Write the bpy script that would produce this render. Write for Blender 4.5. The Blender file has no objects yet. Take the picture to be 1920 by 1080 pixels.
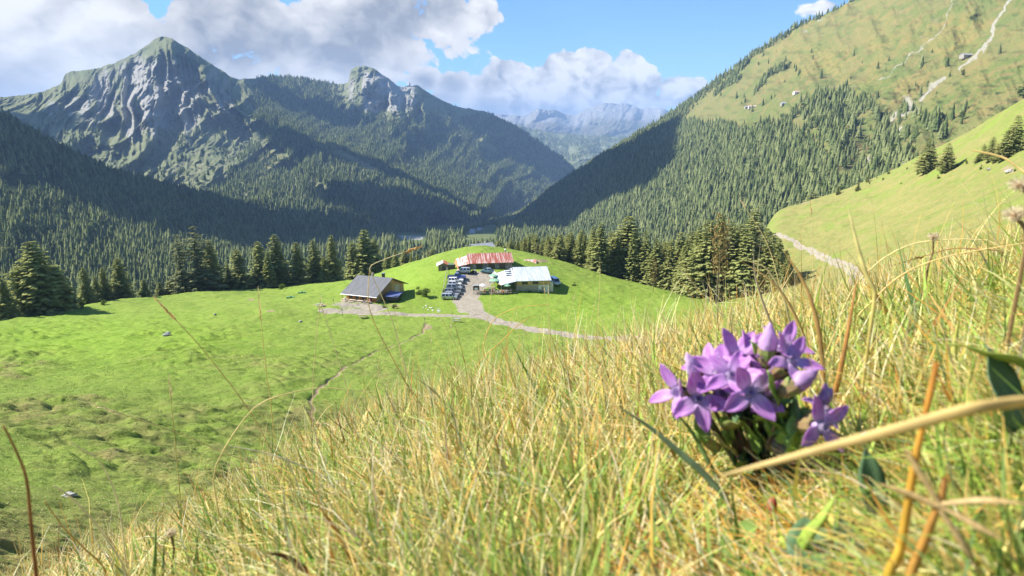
import bpy, bmesh, math, random
import numpy as np
from mathutils import Vector, Matrix
C = bpy.context.scene.collection
S = bpy.context.scene
rad = math.radians
# ------------------------------------------------------------------ camera, sky, sun, exposure
F = 1200.0            # focal length in pixels of a 1920-wide picture
PITCH = rad(13.5)
cam_d = bpy.data.cameras.new('camera'); cam = bpy.data.objects.new('camera', cam_d); C.objects.link(cam)
cam.rotation_euler = (rad(90) - PITCH, 0, 0)
cam_d.sensor_width = 36; cam_d.lens = 36*F/1920
cam_d.clip_start = 0.02; cam_d.clip_end = 80000
cam_d.dof.use_dof = True; cam_d.dof.focus_distance = 9.0; cam_d.dof.aperture_fstop = 11
S.camera = cam
SUN_AZ = rad(-80); SUN_EL = rad(42)      # azimuth from +Y, clockwise
sd = bpy.data.lights.new('sun', 'SUN'); sd.energy = 5.0; sd.angle = rad(0.53); sd.color = (1, .95, .86)
sun = bpy.data.objects.new('sun', sd); C.objects.link(sun)
sdir = Vector((math.sin(SUN_AZ)*math.cos(SUN_EL), math.cos(SUN_AZ)*math.cos(SUN_EL), math.sin(SUN_EL)))
sun.rotation_euler = sdir.to_track_quat('Z', 'Y').to_euler(); sun.location = (0, 0, 30)
S.view_settings.view_transform = 'Standard'; S.view_settings.look = 'None'
S.view_settings.exposure = 1.15; S.view_settings.gamma = 1

class NT:
    """small node helper"""
    def __init__(s, tree): s.t = tree; s.n = tree.nodes; s.l = tree.links
    def new(s, typ, **kw):
        n = s.n.new(typ)
        for k, v in kw.items(): setattr(n, k, v)
        return n
    def put(s, sock, v):
        if isinstance(v, bpy.types.NodeSocket): s.l.new(v, sock)
        elif v is not None: sock.default_value = v
    def math(s, op, a, b=None, c=None, clamp=False):
        n = s.new('ShaderNodeMath', operation=op); n.use_clamp = clamp
        s.put(n.inputs[0], a); s.put(n.inputs[1], b); s.put(n.inputs[2], c); return n.outputs[0]
    def vmath(s, op, a, b=None, out=0):
        n = s.new('ShaderNodeVectorMath', operation=op); s.put(n.inputs[0], a); s.put(n.inputs[1], b); return n.outputs[out]
    def noise(s, vec, scale, detail=4, rough=.55, dist=0, lac=2.0, out=0):
        n = s.new('ShaderNodeTexNoise'); s.put(n.inputs['Vector'], vec); n.inputs['Scale'].default_value = scale
        n.inputs['Detail'].default_value = detail; n.inputs['Roughness'].default_value = rough
        n.inputs['Distortion'].default_value = dist; n.inputs['Lacunarity'].default_value = lac; return n.outputs[out]
    def ramp(s, fac, a, b, lo=0., hi=1.):
        n = s.new('ShaderNodeMapRange', interpolation_type='SMOOTHSTEP'); s.put(n.inputs[0], fac)
        for i, v in enumerate((a, b, lo, hi)): s.put(n.inputs[1+i], v)
        return n.outputs[0]
    def mix(s, fac, a, b, mode='MIX'):
        n = s.new('ShaderNodeMix', data_type='RGBA', blend_type=mode); s.put(n.inputs[0], fac)
        for i, v in ((6, a), (7, b)):
            if isinstance(v, tuple) and len(v) == 3: v = (*v, 1)
            s.put(n.inputs[i], v)
        return n.outputs[2]
    def comb(s, x, y, z):
        n = s.new('ShaderNodeCombineXYZ'); s.put(n.inputs[0], x); s.put(n.inputs[1], y); s.put(n.inputs[2], z); return n.outputs[0]
    def mapping(s, vec, scale=(1, 1, 1), loc=(0, 0, 0), rot=(0, 0, 0)):
        n = s.new('ShaderNodeMapping'); s.put(n.inputs[0], vec); n.inputs['Scale'].default_value = scale
        n.inputs['Location'].default_value = loc; n.inputs['Rotation'].default_value = rot; return n.outputs[0]
    def attr(s, name, out='Fac'):
        n = s.new('ShaderNodeAttribute', attribute_name=name); return n.outputs[out]

def ray(px, py):
    px = np.asarray(px, float); py = np.asarray(py, float)
    x = (px-960)/F; y = -(py-540)/F
    return x + 0*y, math.cos(PITCH) + y*math.sin(PITCH) + 0*x, -math.sin(PITCH) + y*math.cos(PITCH) + 0*x
def azv(px, py):
    x, y, z = ray(px, py); return np.arctan2(x, y), z/np.hypot(x, y)
def at(px, py, r):
    x, y, z = ray(px, py); h = np.hypot(x, y); return Vector((float(x/h*r), float(y/h*r), float(z/h*r)))

# sky: Nishita daylight, with cumulus drawn over it by direction
world = bpy.data.worlds.new('World'); S.world = world; world.use_nodes = True
wt = NT(world.node_tree); wt.n.clear()
sky = wt.new('ShaderNodeTexSky', sky_type='NISHITA'); sky.sun_disc = False
sky.sun_elevation = SUN_EL; sky.sun_rotation = SUN_AZ; sky.altitude = 1700; sky.air_density = 1.0; sky.dust_density = .6; sky.ozone_density = 1.5
gen = wt.new('ShaderNodeTexCoord').outputs['Generated']
sp = wt.new('ShaderNodeSeparateXYZ'); wt.put(sp.inputs[0], gen)
azn = wt.math('ARCTAN2', sp.outputs[0], sp.outputs[1]); eln = wt.math('ARCSINE', sp.outputs[2])
P0 = wt.comb(azn, eln, 0.0)
P = P0
# blobs: (px, py, half width px, half height px, strength)
BL = [(-60, 40, 250, 150, 1.25), (40, 90, 95, 90, 1.1), (170, 30, 72, 95, 1.0), (-250, 100, 200, 120, 1.1),
      (415, 30, 100, 85, 1.25), (440, 90, 150, 75, 1.2), (560, 95, 150, 70, 1.2), (700, 45, 120, 75, 1.25), (800, 25, 100, 55, 1.15), (905, 25, 42, 32, .9),
      (640, 110, 120, 50, 1.1), (345, 60, 42, 45, 1.0), (272, 66, 16, 10, .75), (740, 100, 50, 24, .6), (640, -70, 330, 60, 1.0),
      (795, 150, 30, 22, 1.1), (850, 160, 34, 24, 1.1), (835, 182, 45, 14, .9),
      (945, 178, 58, 34, 1.3), (960, 140, 36, 26, 1.3), (1010, 175, 60, 40, 1.3), (1048, 128, 34, 30, 1.35), (1075, 165, 90, 45, 1.4), (1105, 125, 34, 26, 1.35), (1140, 170, 80, 40, 1.35),
      (1180, 130, 27, 30, 1.2), (1205, 160, 35, 28, 1.2), (1190, 195, 80, 24, 1.2), (1040, 205, 150, 22, 1.2), (1280, 168, 48, 22, 1.2), (1250, 190, 60, 16, 1.0), (1310, 158, 20, 16, 1.0), (925, 205, 40, 10, .9),
      (1550, 14, 60, 14, .45)]
acc = None
for bx, by, hw, hh, st in BL:
    a, v = azv(bx, by); a = float(a); e = math.atan(float(v))
    d = wt.vmath('SUBTRACT', P, (a, e, 0)); d = wt.vmath('MULTIPLY', d, (F/hw*1.0, F/hh*1.0, 0)); L = wt.vmath('LENGTH', d, out=1)
    g = wt.math('MULTIPLY', wt.math('EXPONENT', wt.math('MULTIPLY', wt.math('MULTIPLY', L, L), -.7)), st)
    if acc is None: acc = g
    else:
        n = wt.new('ShaderNodeMath', operation='SMOOTH_MAX'); wt.put(n.inputs[0], acc); wt.put(n.inputs[1], g); n.inputs[2].default_value = .15; acc = n.outputs[0]
# billows
def n2(vec, scale, detail, rough=.55):
    n = wt.new('ShaderNodeTexNoise', noise_dimensions='2D'); wt.put(n.inputs['Vector'], vec); n.inputs['Scale'].default_value = scale
    n.inputs['Detail'].default_value = detail; n.inputs['Roughness'].default_value = rough; return n.outputs[0]
def billow(vec, fine):
    t = wt.math('MULTIPLY', n2(vec, 6, 3, .5), 1.15)
    for sc, am in ((11, .50), (23, .30), (47, .17))[:3 if fine else 1]:
        a_ = wt.math('ABSOLUTE', wt.math('SUBTRACT', n2(wt.vmath('ADD', vec, (sc*.1, sc*.07, 0)), sc, 0), .5)); t = wt.math('ADD', t, wt.math('MULTIPLY', wt.math('SUBTRACT', .16, a_), -am*1.3))
    if fine: t = wt.math('ADD', t, wt.math('MULTIPLY', wt.math('SUBTRACT', n2(vec, 70, 4, .6), .5), .20))
    return wt.math('SUBTRACT', t, .02)
Ps = wt.mapping(P, (1, 1.3, 1))
warp = wt.vmath('MULTIPLY', wt.vmath('SUBTRACT', wt.noise(Ps, 16, 3, .6, 0, out=1), (.5, .5, .5)), (.05, .04, 0)); Pw = wt.vmath('ADD', Ps, warp)
b0 = billow(Pw, True); b1 = billow(wt.vmath('ADD', Pw, (-.016, .026, 0)), True)
dens = wt.math('ADD', acc, wt.math('MULTIPLY', wt.math('SUBTRACT', b0, .53), 1.35))
alpha = wt.ramp(dens, .55, .66)
right = wt.ramp(azn, -.07, .02)
core = wt.ramp(acc, .45, 1.15)
cloud_shade = wt.math('MULTIPLY', wt.math('SUBTRACT', b0, b1), 1.5)  # sunlit and shaded sides of the billows, painted from an offset sample
tone = wt.ramp(n2(Ps, 3.6, 3, .5), .38, .62)                     # broad light and dark masses
left_l = wt.math('ADD', wt.math('ADD', .78, wt.math('MULTIPLY', cloud_shade, .75)), wt.math('MULTIPLY', wt.math('MULTIPLY', tone, core), -.62))
right_l = wt.math('ADD', wt.math('ADD', .80, wt.math('MULTIPLY', cloud_shade, 2.0)), wt.math('MULTIPLY', wt.ramp(eln, .035, .005), -.35))
m_ = wt.new('ShaderNodeMix', data_type='FLOAT'); wt.put(m_.inputs[0], right); wt.put(m_.inputs[2], left_l); wt.put(m_.inputs[3], right_l)
light = wt.math('ADD', m_.outputs[0], 0.0, clamp=True)
ccol = wt.mix(light, (.36, .39, .45), (1.0, .99, .97))
bg1 = wt.new('ShaderNodeBackground'); wt.put(bg1.inputs[0], wt.mix(1.0, sky.outputs[0], (.62, .86, 1.08), 'MULTIPLY')); bg1.inputs[1].default_value = .088
bg2 = wt.new('ShaderNodeBackground'); wt.put(bg2.inputs[0], ccol); bg2.inputs[1].default_value = .52
mx = wt.new('ShaderNodeMixShader'); wt.put(mx.inputs[0], alpha); wt.put(mx.inputs[1], bg1.outputs[0]); wt.put(mx.inputs[2], bg2.outputs[0])
wo = wt.new('ShaderNodeOutputWorld'); wt.put(wo.inputs[0], mx.outputs[0])
world.cycles.sampling_method = 'MANUAL'; world.cycles.sample_map_resolution = 512

# ------------------------------------------------------------------ helpers
rng = np.random.default_rng(7); random.seed(7)
def tag(o, label=None, cat=None, group=None, kind=None):
    if label: o['label'] = label
    if cat: o['category'] = cat
    if group: o['group'] = group
    if kind: o['kind'] = kind
    return o
def empty(name, loc, rz=0, **kw):
    o = bpy.data.objects.new(name, None); C.objects.link(o); o.location = loc; o.rotation_euler = (0, 0, rz); o.empty_display_size = .1
    return tag(o, **kw)
def link(name, me, mat=None, parent=None, **kw):
    o = bpy.data.objects.new(name, me); C.objects.link(o)
    if mat and len(me.materials) == 0: me.materials.append(mat)
    if parent: o.parent = parent
    return tag(o, **kw)
def npmesh(name, V, Fq, smooth=False, attrs=None):
    """V (n,3); Fq (m,k) constant face size; attrs {name: (type, array)}"""
    me = bpy.data.meshes.new(name); V = np.ascontiguousarray(V, np.float32); Fq = np.ascontiguousarray(Fq, np.int32)
    k = Fq.shape[1]
    me.vertices.add(len(V)); me.vertices.foreach_set('co', V.ravel())
    me.loops.add(Fq.size); me.loops.foreach_set('vertex_index', Fq.ravel())
    me.polygons.add(len(Fq)); me.polygons.foreach_set('loop_start', np.arange(0, Fq.size, k, dtype=np.int32))
    me.polygons.foreach_set('loop_total', np.full(len(Fq), k, np.int32))
    if smooth: me.polygons.foreach_set('use_smooth', np.ones(len(Fq), bool))
    if attrs:
        for an, arr in attrs.items():
            arr = np.asarray(arr, np.float32)
            if arr.ndim == 1:
                a = me.attributes.new(an, 'FLOAT', 'POINT'); a.data.foreach_set('value', arr)
            else:
                a = me.attributes.new(an, 'FLOAT_COLOR', 'POINT'); c4 = np.ones((len(arr), 4), np.float32); c4[:, :3] = arr; a.data.foreach_set('color', c4.ravel())
    me.update(calc_edges=True); return me
def _h(ix, iy, s):
    n = (ix.astype(np.int64)*374761393 + iy.astype(np.int64)*668265263 + s*2147483647) & 0xffffffff
    n = ((n ^ (n >> 13))*1274126177) & 0xffffffff; n = (n ^ (n >> 16)) & 0xffffffff
    n = (n*2654435761) & 0xffffffff; n = n ^ (n >> 15)
    return (n & 0xffffff)/float(0xffffff)
def vn(x, y, s=0):
    xi = np.floor(x); yi = np.floor(y); fx = x-xi; fy = y-yi; fx = fx*fx*fx*(fx*(fx*6-15)+10); fy = fy*fy*fy*(fy*(fy*6-15)+10)
    a = _h(xi, yi, s); b = _h(xi+1, yi, s); c = _h(xi, yi+1, s); d = _h(xi+1, yi+1, s)
    return (a*(1-fx)+b*fx)*(1-fy) + (c*(1-fx)+d*fx)*fy
def fbm(x, y, o=4, s=0, g=.5):
    t = 0; a = 1; m = 0
    for i in range(o):
        t = t + a*(vn(x, y, s+i*17)*2-1); m += a; a *= g; x, y = (x*.8-y*.6)*2.02+3.1, (x*.6+y*.8)*2.02+1.7
    return t/m
def ridg(x, y, o=4, s=0):
    t = 0; a = 1; m = 0
    for i in range(o):
        t = t + a*(1-2*np.abs(vn(x, y, s+i*17)-.5)*1.6); m += a; a *= .5; x = x*2.03+3.1; y = y*2.03+1.7
    return t/m
def pchip(xk, yk, x):
    """monotone cubic; xk (n,), yk (n,...) ; x (m,)"""
    xk = np.asarray(xk, float); yk = np.asarray(yk, float); h = np.diff(xk); d = np.diff(yk, axis=0)/h.reshape(-1, *([1]*(yk.ndim-1)))
    m = np.zeros_like(yk)
    if len(xk) > 2:
        p = d[:-1]*d[1:]; hm = (2*d[:-1]*d[1:])/(d[:-1]+d[1:]+1e-30*np.sign(d[:-1]+1e-300)); m[1:-1] = np.where(p > 0, hm, 0)
    m[0] = d[0]; m[-1] = d[-1]
    x = np.clip(x, xk[0], xk[-1]); i = np.clip(np.searchsorted(xk, x)-1, 0, len(xk)-2); t = ((x-xk[i])/h[i]).reshape(-1, *([1]*(yk.ndim-1))); hh = h[i].reshape(t.shape)
    return (2*t**3-3*t**2+1)*yk[i] + (t**3-2*t**2+t)*hh*m[i] + (-2*t**3+3*t**2)*yk[i+1] + (t**3-t**2)*hh*m[i+1]
def inpoly(px, py, poly):
    c = np.zeros(np.shape(px), bool); n = len(poly)
    for i in range(n):
        x1, y1 = poly[i]; x2, y2 = poly[(i+1) % n]
        if y1 == y2: continue
        c ^= ((y1 > py) != (y2 > py)) & (px < (x2-x1)*(py-y1)/(y2-y1)+x1)
    return c
def dline(px, py, pts):
    """distance to a polyline and the parameter 0..1 along it"""
    best = np.full(np.shape(px), 1e9); par = np.zeros(np.shape(px)); n = len(pts)-1
    for i in range(n):
        x1, y1 = pts[i][:2]; x2, y2 = pts[i+1][:2]; dx, dy = x2-x1, y2-y1
        t = np.clip(((px-x1)*dx+(py-y1)*dy)/(dx*dx+dy*dy), 0, 1); d = np.hypot(px-x1-t*dx, py-y1-t*dy)
        k = d < best; best = np.where(k, d, best); par = np.where(k, (i+t)/n, par)
    return best, par
def sstep(a, b, x): t = np.clip((x-a)/(b-a), 0, 1); return t*t*(3-2*t)
def gridfaces(nv, nu):
    i = np.arange(nv-1)[:, None]*nu + np.arange(nu-1)[None]; return np.stack([i, i+1, i+nu+1, i+nu], -1).reshape(-1, 4)
def pix(V):
    """pixel (1920 frame) under which a point is seen; used only to read masks drawn on the map of the picture"""
    x, y, z = V[..., 0], V[..., 1], V[..., 2]
    f = y*math.cos(PITCH) - z*math.sin(PITCH); u = y*math.sin(PITCH) + z*math.cos(PITCH); return 960+F*x/f, 540-F*u/f

# ------------------------------------------------------------------ terrain materials
def bsdf(nt, col, rough=.9, spec=.2, **kw):
    b = nt.new('ShaderNodeBsdfPrincipled')
    nt.put(b.inputs['Base Color'], (*col, 1) if isinstance(col, tuple) and len(col) == 3 else col); nt.put(b.inputs['Roughness'], rough); b.inputs['Specular IOR Level'].default_value = spec
    for k, v in kw.items(): nt.put(b.inputs[k.replace('_', ' ')], v)
    return b
def newmat(name):
    m = bpy.data.materials.new(name); m.use_nodes = True; t = NT(m.node_tree); t.n.clear(); o = t.new('ShaderNodeOutputMaterial'); return m, t, o
def simple(name, col, rough=.7, metal=0, spec=.4, var=0, scale=4, bump=0, stretch=(1, 1, 1), col2=None, coat=0):
    m, t, o = newmat(name); tc = t.new('ShaderNodeTexCoord').outputs['Object']; v = t.mapping(tc, stretch)
    c = (*col, 1)
    if var or col2:
        n = t.noise(v, scale, 5, .6); c2 = col2 or tuple(x*(1-var) for x in col)
        c = t.mix(t.ramp(n, .38, .62), col, c2)
        if col2 is None: c = t.mix(t.ramp(t.noise(v, scale*6, 3), .3, .7), c, tuple(min(1, x*(1+var*.5)) for x in col))
    b = bsdf(t, c, rough, spec, Metallic=metal)
    if coat: b.inputs['Coat Weight'].default_value = coat
    if bump:
        bp = t.new('ShaderNodeBump'); bp.inputs['Strength'].default_value = bump; bp.inputs['Distance'].default_value = .02
        t.put(bp.inputs['Height'], t.noise(v, scale*5, 4)); t.put(b.inputs['Normal'], bp.outputs[0])
    t.put(o.inputs[0], b.outputs[0]); return m
def terrain_mat(name, ga, gb, gc, rocka, rockb, s, bump=1., bdist=1., attr_dry=True):
    """s = size in metres of the main grass variation"""
    m, t, o = newmat(name); pos = t.new('ShaderNodeNewGeometry').outputs['Position']
    n1 = t.noise(pos, 1/s, 6, .62); n2 = t.noise(pos, 5.3/s, 5, .65); n3 = t.noise(t.mapping(pos, (1, 1, 2.5)), 23/s, 4, .7)
    c = t.mix(t.ramp(n1, .38, .62), ga, gb); c = t.mix(t.ramp(n2, .42, .68), c, gc)
    if attr_dry: c = t.mix(t.math('MULTIPLY', t.attr('dry'), t.ramp(n2, .25, .6)), c, (.36, .27, .085))
    c = t.mix(t.math('MULTIPLY', t.attr('wood'), .9), c, (.035, .055, .022))
    rk = t.math('ADD', t.attr('rock'), t.math('MULTIPLY', t.math('SUBTRACT', n3, .5), .9)); rk = t.math('MULTIPLY', t.ramp(rk, .35, .62), t.ramp(t.attr('rock'), .02, .2))
    rc = t.mix(t.ramp(n3, .3, .7), rocka, rockb)
    c = t.mix(rk, c, rc)
    c = t.mix(t.ramp(n3, .2, .8, .0, .45), c, t.mix(1., c, (.45, .5, .45), 'MULTIPLY'))
    b = bsdf(t, c, .95, .1); bp = t.new('ShaderNodeBump'); bp.inputs['Strength'].default_value = bump; bp.inputs['Distance'].default_value = bdist
    t.put(bp.inputs['Height'], t.math('ADD', n3, t.math('MULTIPLY', n2, 2))); t.put(b.inputs['Normal'], bp.outputs[0]); t.put(o.inputs[0], b.outputs[0]); return m

# ------------------------------------------------------------------ distant landforms, lofted between contour rows of (px, py, range)
class Land: pass
def loft(name, cols, rows, nu, nv, tk=None, disp=None, masks=None, mat=None, back=True, zn=None):
    """rows: list of (py list, range list) from the foot to the ridge; each landform has its own real distances"""
    cols = np.array(cols, float); PY = np.array([r[0] for r in rows], float); R = np.log(np.array([r[1] for r in rows], float))
    u = np.linspace(cols[0], cols[-1], nu); PYu = pchip(cols, PY.T, u).T; Ru = pchip(cols, R.T, u).T
    if tk is None: tk = np.linspace(0, 1, len(rows))
    v = np.linspace(0, 1, nv); py = pchip(tk, PYu, v); r = np.exp(pchip(tk, Ru, v)); px = np.broadcast_to(u, py.shape).copy()
    T = np.broadcast_to(v[:, None], py.shape)
    if zn is not None: py = py + zn(px, py, T)
    if disp is not None: r = r*(1+disp(px, py, T))
    a, w = azv(px, py); V = np.stack([np.sin(a)*r, np.cos(a)*r, w*r], -1)
    L = Land(); L.V = V; L.px = px; L.py = py
    mk = {k: f(px, py, T) for k, f in (masks or {}).items()}
    for k in ('rock', 'wood', 'dry'): mk.setdefault(k, np.zeros(px.shape))
    if back:
        extra = []
        for q, (dr, dz) in enumerate(((1.03, .02), (1.12, .12), (1.3, .28))):
            rr = r[-1]*dr; zz = w[-1]*r[-1] - dz*r[-1]; extra.append(np.stack([np.sin(a[-1])*rr, np.cos(a[-1])*rr, np.maximum(zz, -395)], -1))
        VV = np.concatenate([V, np.array(extra)], 0); mk = {k: np.concatenate([m, np.repeat(m[-1:], 3, 0)], 0) for k, m in mk.items()}
    else: VV = V
    L.mk = mk
    me = npmesh(name, VV.reshape(-1, 3), gridfaces(*VV.shape[:2]), True, {k: m.ravel() for k, m in mk.items()})
    L.obj = link(name, me, mat, kind='structure'); return L
def scatter(L, spacing, mask):
    """random points on a landform, one per spacing^2 of its surface, kept where mask(px,py) says"""
    V = L.V; A = V[:-1, :-1]; e1 = V[1:, :-1]-A; e2 = V[:-1, 1:]-A; area = np.linalg.norm(np.cross(e1, e2), axis=-1)
    pxc = L.px[:-1, :-1]; pyc = L.py[:-1, :-1]; w = area*np.clip(mask(pxc, pyc), 0, 1); n = int(w.sum()/spacing**2)
    if n == 0: return np.zeros((0, 3))
    idx = rng.choice(w.size, n, p=(w/w.sum()).ravel()); i, j = np.unravel_index(idx, w.shape); s = rng.random((n, 1)); t = rng.random((n, 1))
    return A[i, j]+e1[i, j]*s+e2[i, j]*t
POLY = lambda *p: (lambda px, py: inpoly(px, py, p))
G = dict(ga=(.115, .15, .035), gb=(.16, .19, .05), gc=(.20, .19, .07))
M_far = terrain_mat('far_mountain_rock', (.12, .14, .07), (.2, .17, .11), (.26, .22, .16), (.34, .31, .28), (.46, .44, .41), 900, 1, 40)
M_mass = terrain_mat('massif', (.17, .20, .09), (.22, .24, .12), (.26, .26, .15), (.33, .31, .28), (.50, .475, .43), 260, 1, 9)
M_left = terrain_mat('wooded_hill', (.07, .10, .03), (.11, .15, .045), (.16, .18, .06), (.2, .19, .16), (.3, .28, .25), 80, 1, 3)
M_right = terrain_mat('alpine_pasture', (.14, .185, .05), (.20, .205, .07), (.25, .195, .08), (.30, .28, .22), (.42, .39, .32), 110, 1, 2.5)
M_valley = terrain_mat('valley', (.08, .12, .03), (.13, .17, .05), (.2, .2, .09), (.3, .28, .25), (.4, .4, .35), 60, 1, 1.5)

# base sheet out to the horizon
gx = np.linspace(-20000, 20000, 41); gy = np.linspace(-6000, 20500, 30); X, Y = np.meshgrid(gx, gy)
V = np.stack([X, Y, -402+fbm(X/4000, Y/4000, 3, 5)*6], -1)
link('ground', npmesh('ground', V.reshape(-1, 3), gridfaces(*X.shape), True, {k: np.zeros(X.size) for k in ('rock', 'wood', 'dry')}), M_valley, kind='structure')

far_c = [820, 880, 940, 985, 1010, 1040, 1070, 1110, 1140, 1175, 1200, 1240, 1265, 1320, 1400]
def d_far(px, py, T): return (ridg(px/38+py/60, py/34, 5, 3)-.5)*.07*(1-.6*T) + fbm(px/120, py/60, 3, 8)*.05
L_far = loft('far_mountains', far_c, [([330]*15, [9500]*15), ([262, 262, 258, 255, 250, 250, 255, 252, 250, 250, 252, 255, 258, 262, 270], [11500]*15),
    ([228, 222, 215, 217, 206, 207, 217, 199, 194, 193, 203, 204, 213, 226, 250], [13500, 13500, 13200, 13000, 13000, 13200, 14000, 14200, 14500, 15000, 15000, 14500, 14500, 14500, 14500])], 380, 120,
    disp=d_far, mat=M_far, zn=lambda px, py, T: fbm(px/14, py/50, 4, 2)*3.0*T,
    masks={'rock': lambda px, py, T: sstep(.45, .9, T)*.75+fbm(px/30, py/20, 3)*.25})
fh_c = [860, 930, 1000, 1050, 1100, 1160, 1220, 1300, 1380]
L_fh = loft('far_forested_hill', fh_c, [([345]*9, [6200]*9), ([300, 290, 290, 292, 290, 290, 290, 290, 290], [7400]*9),
    ([235, 226, 242, 250, 254, 256, 262, 262, 270], [9000]*9)], 300, 110, disp=lambda px, py, T: (ridg(px/50, py/28, 4, 11)-.5)*.05, mat=M_mass,
    masks={'rock': lambda px, py, T: sstep(.3, .0, np.abs(px-1225)/40)*.5*sstep(0, .3, T)}, zn=lambda px, py, T: fbm(px/10, py/50, 3, 2)*1.5*T)

# main massif: the pointed peak, the wooded crest and the rock tooth
ms_c = [-420, -150, 0, 60, 112, 125, 180, 228, 265, 305, 335, 370, 405, 450, 520, 590, 640, 652, 658, 675, 692, 720, 755, 780, 800, 860, 905, 960, 1010, 1050, 1072, 1100]
ms_top = [215, 190, 182, 176, 158, 137, 128, 112, 92, 68, 80, 102, 125, 148, 143, 150, 158, 155, 132, 124, 125, 142, 162, 160, 172, 200, 208, 233, 265, 292, 312, 345]
ms_rt = [3600, 3500, 3500, 3500, 3600, 3900, 4000, 4050, 4100, 4150, 4150, 4150, 4150, 4200, 4900, 5000, 5000, 4950, 4850, 4800, 4800, 4850, 4900, 4950, 5000, 5100, 5150, 5250, 5350, 5400, 5450, 5500]
ms_m1 = [290, 275, 262, 258, 255, 252, 248, 245, 240, 235, 235, 235, 238, 240, 245, 245, 245, 245, 243, 240, 238, 240, 245, 250, 255, 270, 280, 295, 310, 325, 335, 365]
ms_r1 = [2900]*9+[3150, 3200, 3250, 3300, 3400, 3600, 3800, 3900, 3900, 3950, 4000, 4000, 4050, 4100, 4200, 4300, 4500, 4600, 4800, 4950, 5050, 5100, 5200]
ms_m0 = [420, 400, 390, 390, 390, 390, 390, 390, 390, 390, 390, 390, 392, 400, 410, 425, 432, 434, 434, 436, 438, 440, 440, 440, 438, 432, 425, 408, 385, 362, 352, 385]
ms_r0 = [1900]*9+[1900, 1900, 1850, 1800, 1750, 1700, 1650, 1650, 1650, 1650, 1700, 1700, 1800, 1900, 2000, 2100, 2400, 2700, 3300, 3900, 4400, 4700, 4900]
def d_mass(px, py, T):
    d = 0
    wx = px + fbm(px/60, py/60, 3, 4)*18; wy = py + fbm(px/60, py/60, 3, 9)*18
    # ribs fan out below the pointed summit
    ang = (wx-305)/(np.abs(wy-40)*.010+1.0)
    rib = ridg(ang/8, wy/110, 5, 21)-.5
    env = np.exp(-((px-310)/230)**2)*sstep(.12, .55, T)*sstep(1.0, .86, T)
    d = d - rib*.072*env
    # cliffs under the tooth
    rib2 = ridg(wx/20, wy/70, 4, 31)-.5; env2 = np.exp(-((px-740)/120)**2)*np.exp(-((T-.72)/.22)**2)
    d = d - rib2*.05*env2
    d = d - (ridg(wx/70+wy/60, wy/110-wx/200, 4, 41)-.5)*.10*(1-.7*T)
    d = d - (ridg(wx/16+wy/50, wy/34, 4, 47)-.5)*.022*(1-.5*T)
    # spurs: (points, width px, amount)
    for pts, w, amt in (([(305, 72), (360, 130), (430, 200), (520, 250), (640, 300), (760, 360), (900, 405)], 34, .10),
                        ([(112, 158), (150, 165), (160, 210), (130, 270)], 34, .05),
                        ([(450, 150), (520, 230), (600, 280)], 30, .03),
                        ([(690, 128), (760, 200), (870, 280), (980, 370)], 36, .05),
                        ([(480, 255), (560, 320), (700, 375), (860, 410)], 26, .06)):
        dd, q = dline(px, py, pts); d = d - amt*np.exp(-(dd/w)**2)*sstep(0, .12, q+.06)
    return d
def rock_mass(px, py, T):
    r = 1.0*np.exp(-(((px-300)/150)**2+((py-175)/75)**2)**1.5) + .95*np.exp(-(((px-722)/85)**2+((py-172)/46)**2)**1.5)
    r = r + .65*np.exp(-(((px-120)/60)**2+((py-200)/22)**2)) + .5*np.exp(-(((px-465)/20)**2+((py-275)/14)**2))+.45*np.exp(-(((px-860)/25)**2+((py-235)/30)**2))
    r = r + .28*np.exp(-(((px-200)/200)**2+((py-260)/60)**2))
    return r*(.75+.7*fbm(px/16, py/40, 4, 61))
CLEAR = [[(605, 283), (640, 282), (710, 316), (702, 328), (650, 307)], [(880, 238), (902, 256), (937, 285), (925, 291), (888, 262)], [(575, 342), (600, 343), (622, 356), (600, 364), (578, 354)], [(480, 270), (530, 290), (535, 318), (500, 325), (470, 300)], [(690, 385), (716, 392), (700, 398)]]
L_mass = loft('mountain_massif', ms_c, [([c+60 for c in ms_m0], [r*.8 for r in ms_r0]), (ms_m0, ms_r0), (ms_m1, ms_r1), (ms_top, ms_rt)], 900, 420, tk=[0, .12, .5, 1],
    disp=d_mass, mat=M_mass, masks={'rock': rock_mass, 'dry': lambda px, py, T: .3*np.any([inpoly(px+fbm(px/9, py/9, 2, 5)*5, py, p) for p in CLEAR], axis=0)}, zn=lambda px, py, T: fbm(px/9, py/40, 4, 2)*2.2*T)

# wooded hill on the left
lh_c = [-500, -250, -100, 0, 100, 200, 300, 400, 500, 600, 660, 720, 800]
L_left = loft('wooded_hillside', lh_c, [
    ([760, 740, 730, 720, 700, 690, 680, 670, 650, 620, 600, 580, 570], [330, 340, 345, 350, 360, 380, 400, 420, 450, 500, 600, 720, 820]),
    ([560, 560, 560, 560, 555, 550, 545, 540, 530, 520, 512, 505, 510], [620, 620, 620, 620, 640, 660, 690, 730, 800, 900, 1040, 1180, 1300]),
    ([330, 350, 370, 385, 400, 420, 430, 440, 455, 468, 475, 480, 495], [1060, 1050, 1040, 1040, 1050, 1080, 1130, 1180, 1280, 1400, 1480, 1560, 1640]),
    ([60, 140, 182, 212, 268, 312, 342, 368, 398, 432, 450, 466, 488], [1560, 1540, 1520, 1500, 1500, 1520, 1560, 1620, 1700, 1800, 1860, 1920, 1980])], 420, 260,
    disp=lambda px, py, T: -(ridg(px/120+py/200, py/110, 4, 51)-.5)*.13*(1-.5*T), mat=M_left, masks={'wood': lambda px, py, T: .8+0*px},
    zn=lambda px, py, T: fbm(px/30, py/60, 3, 2)*3*T)
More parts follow.
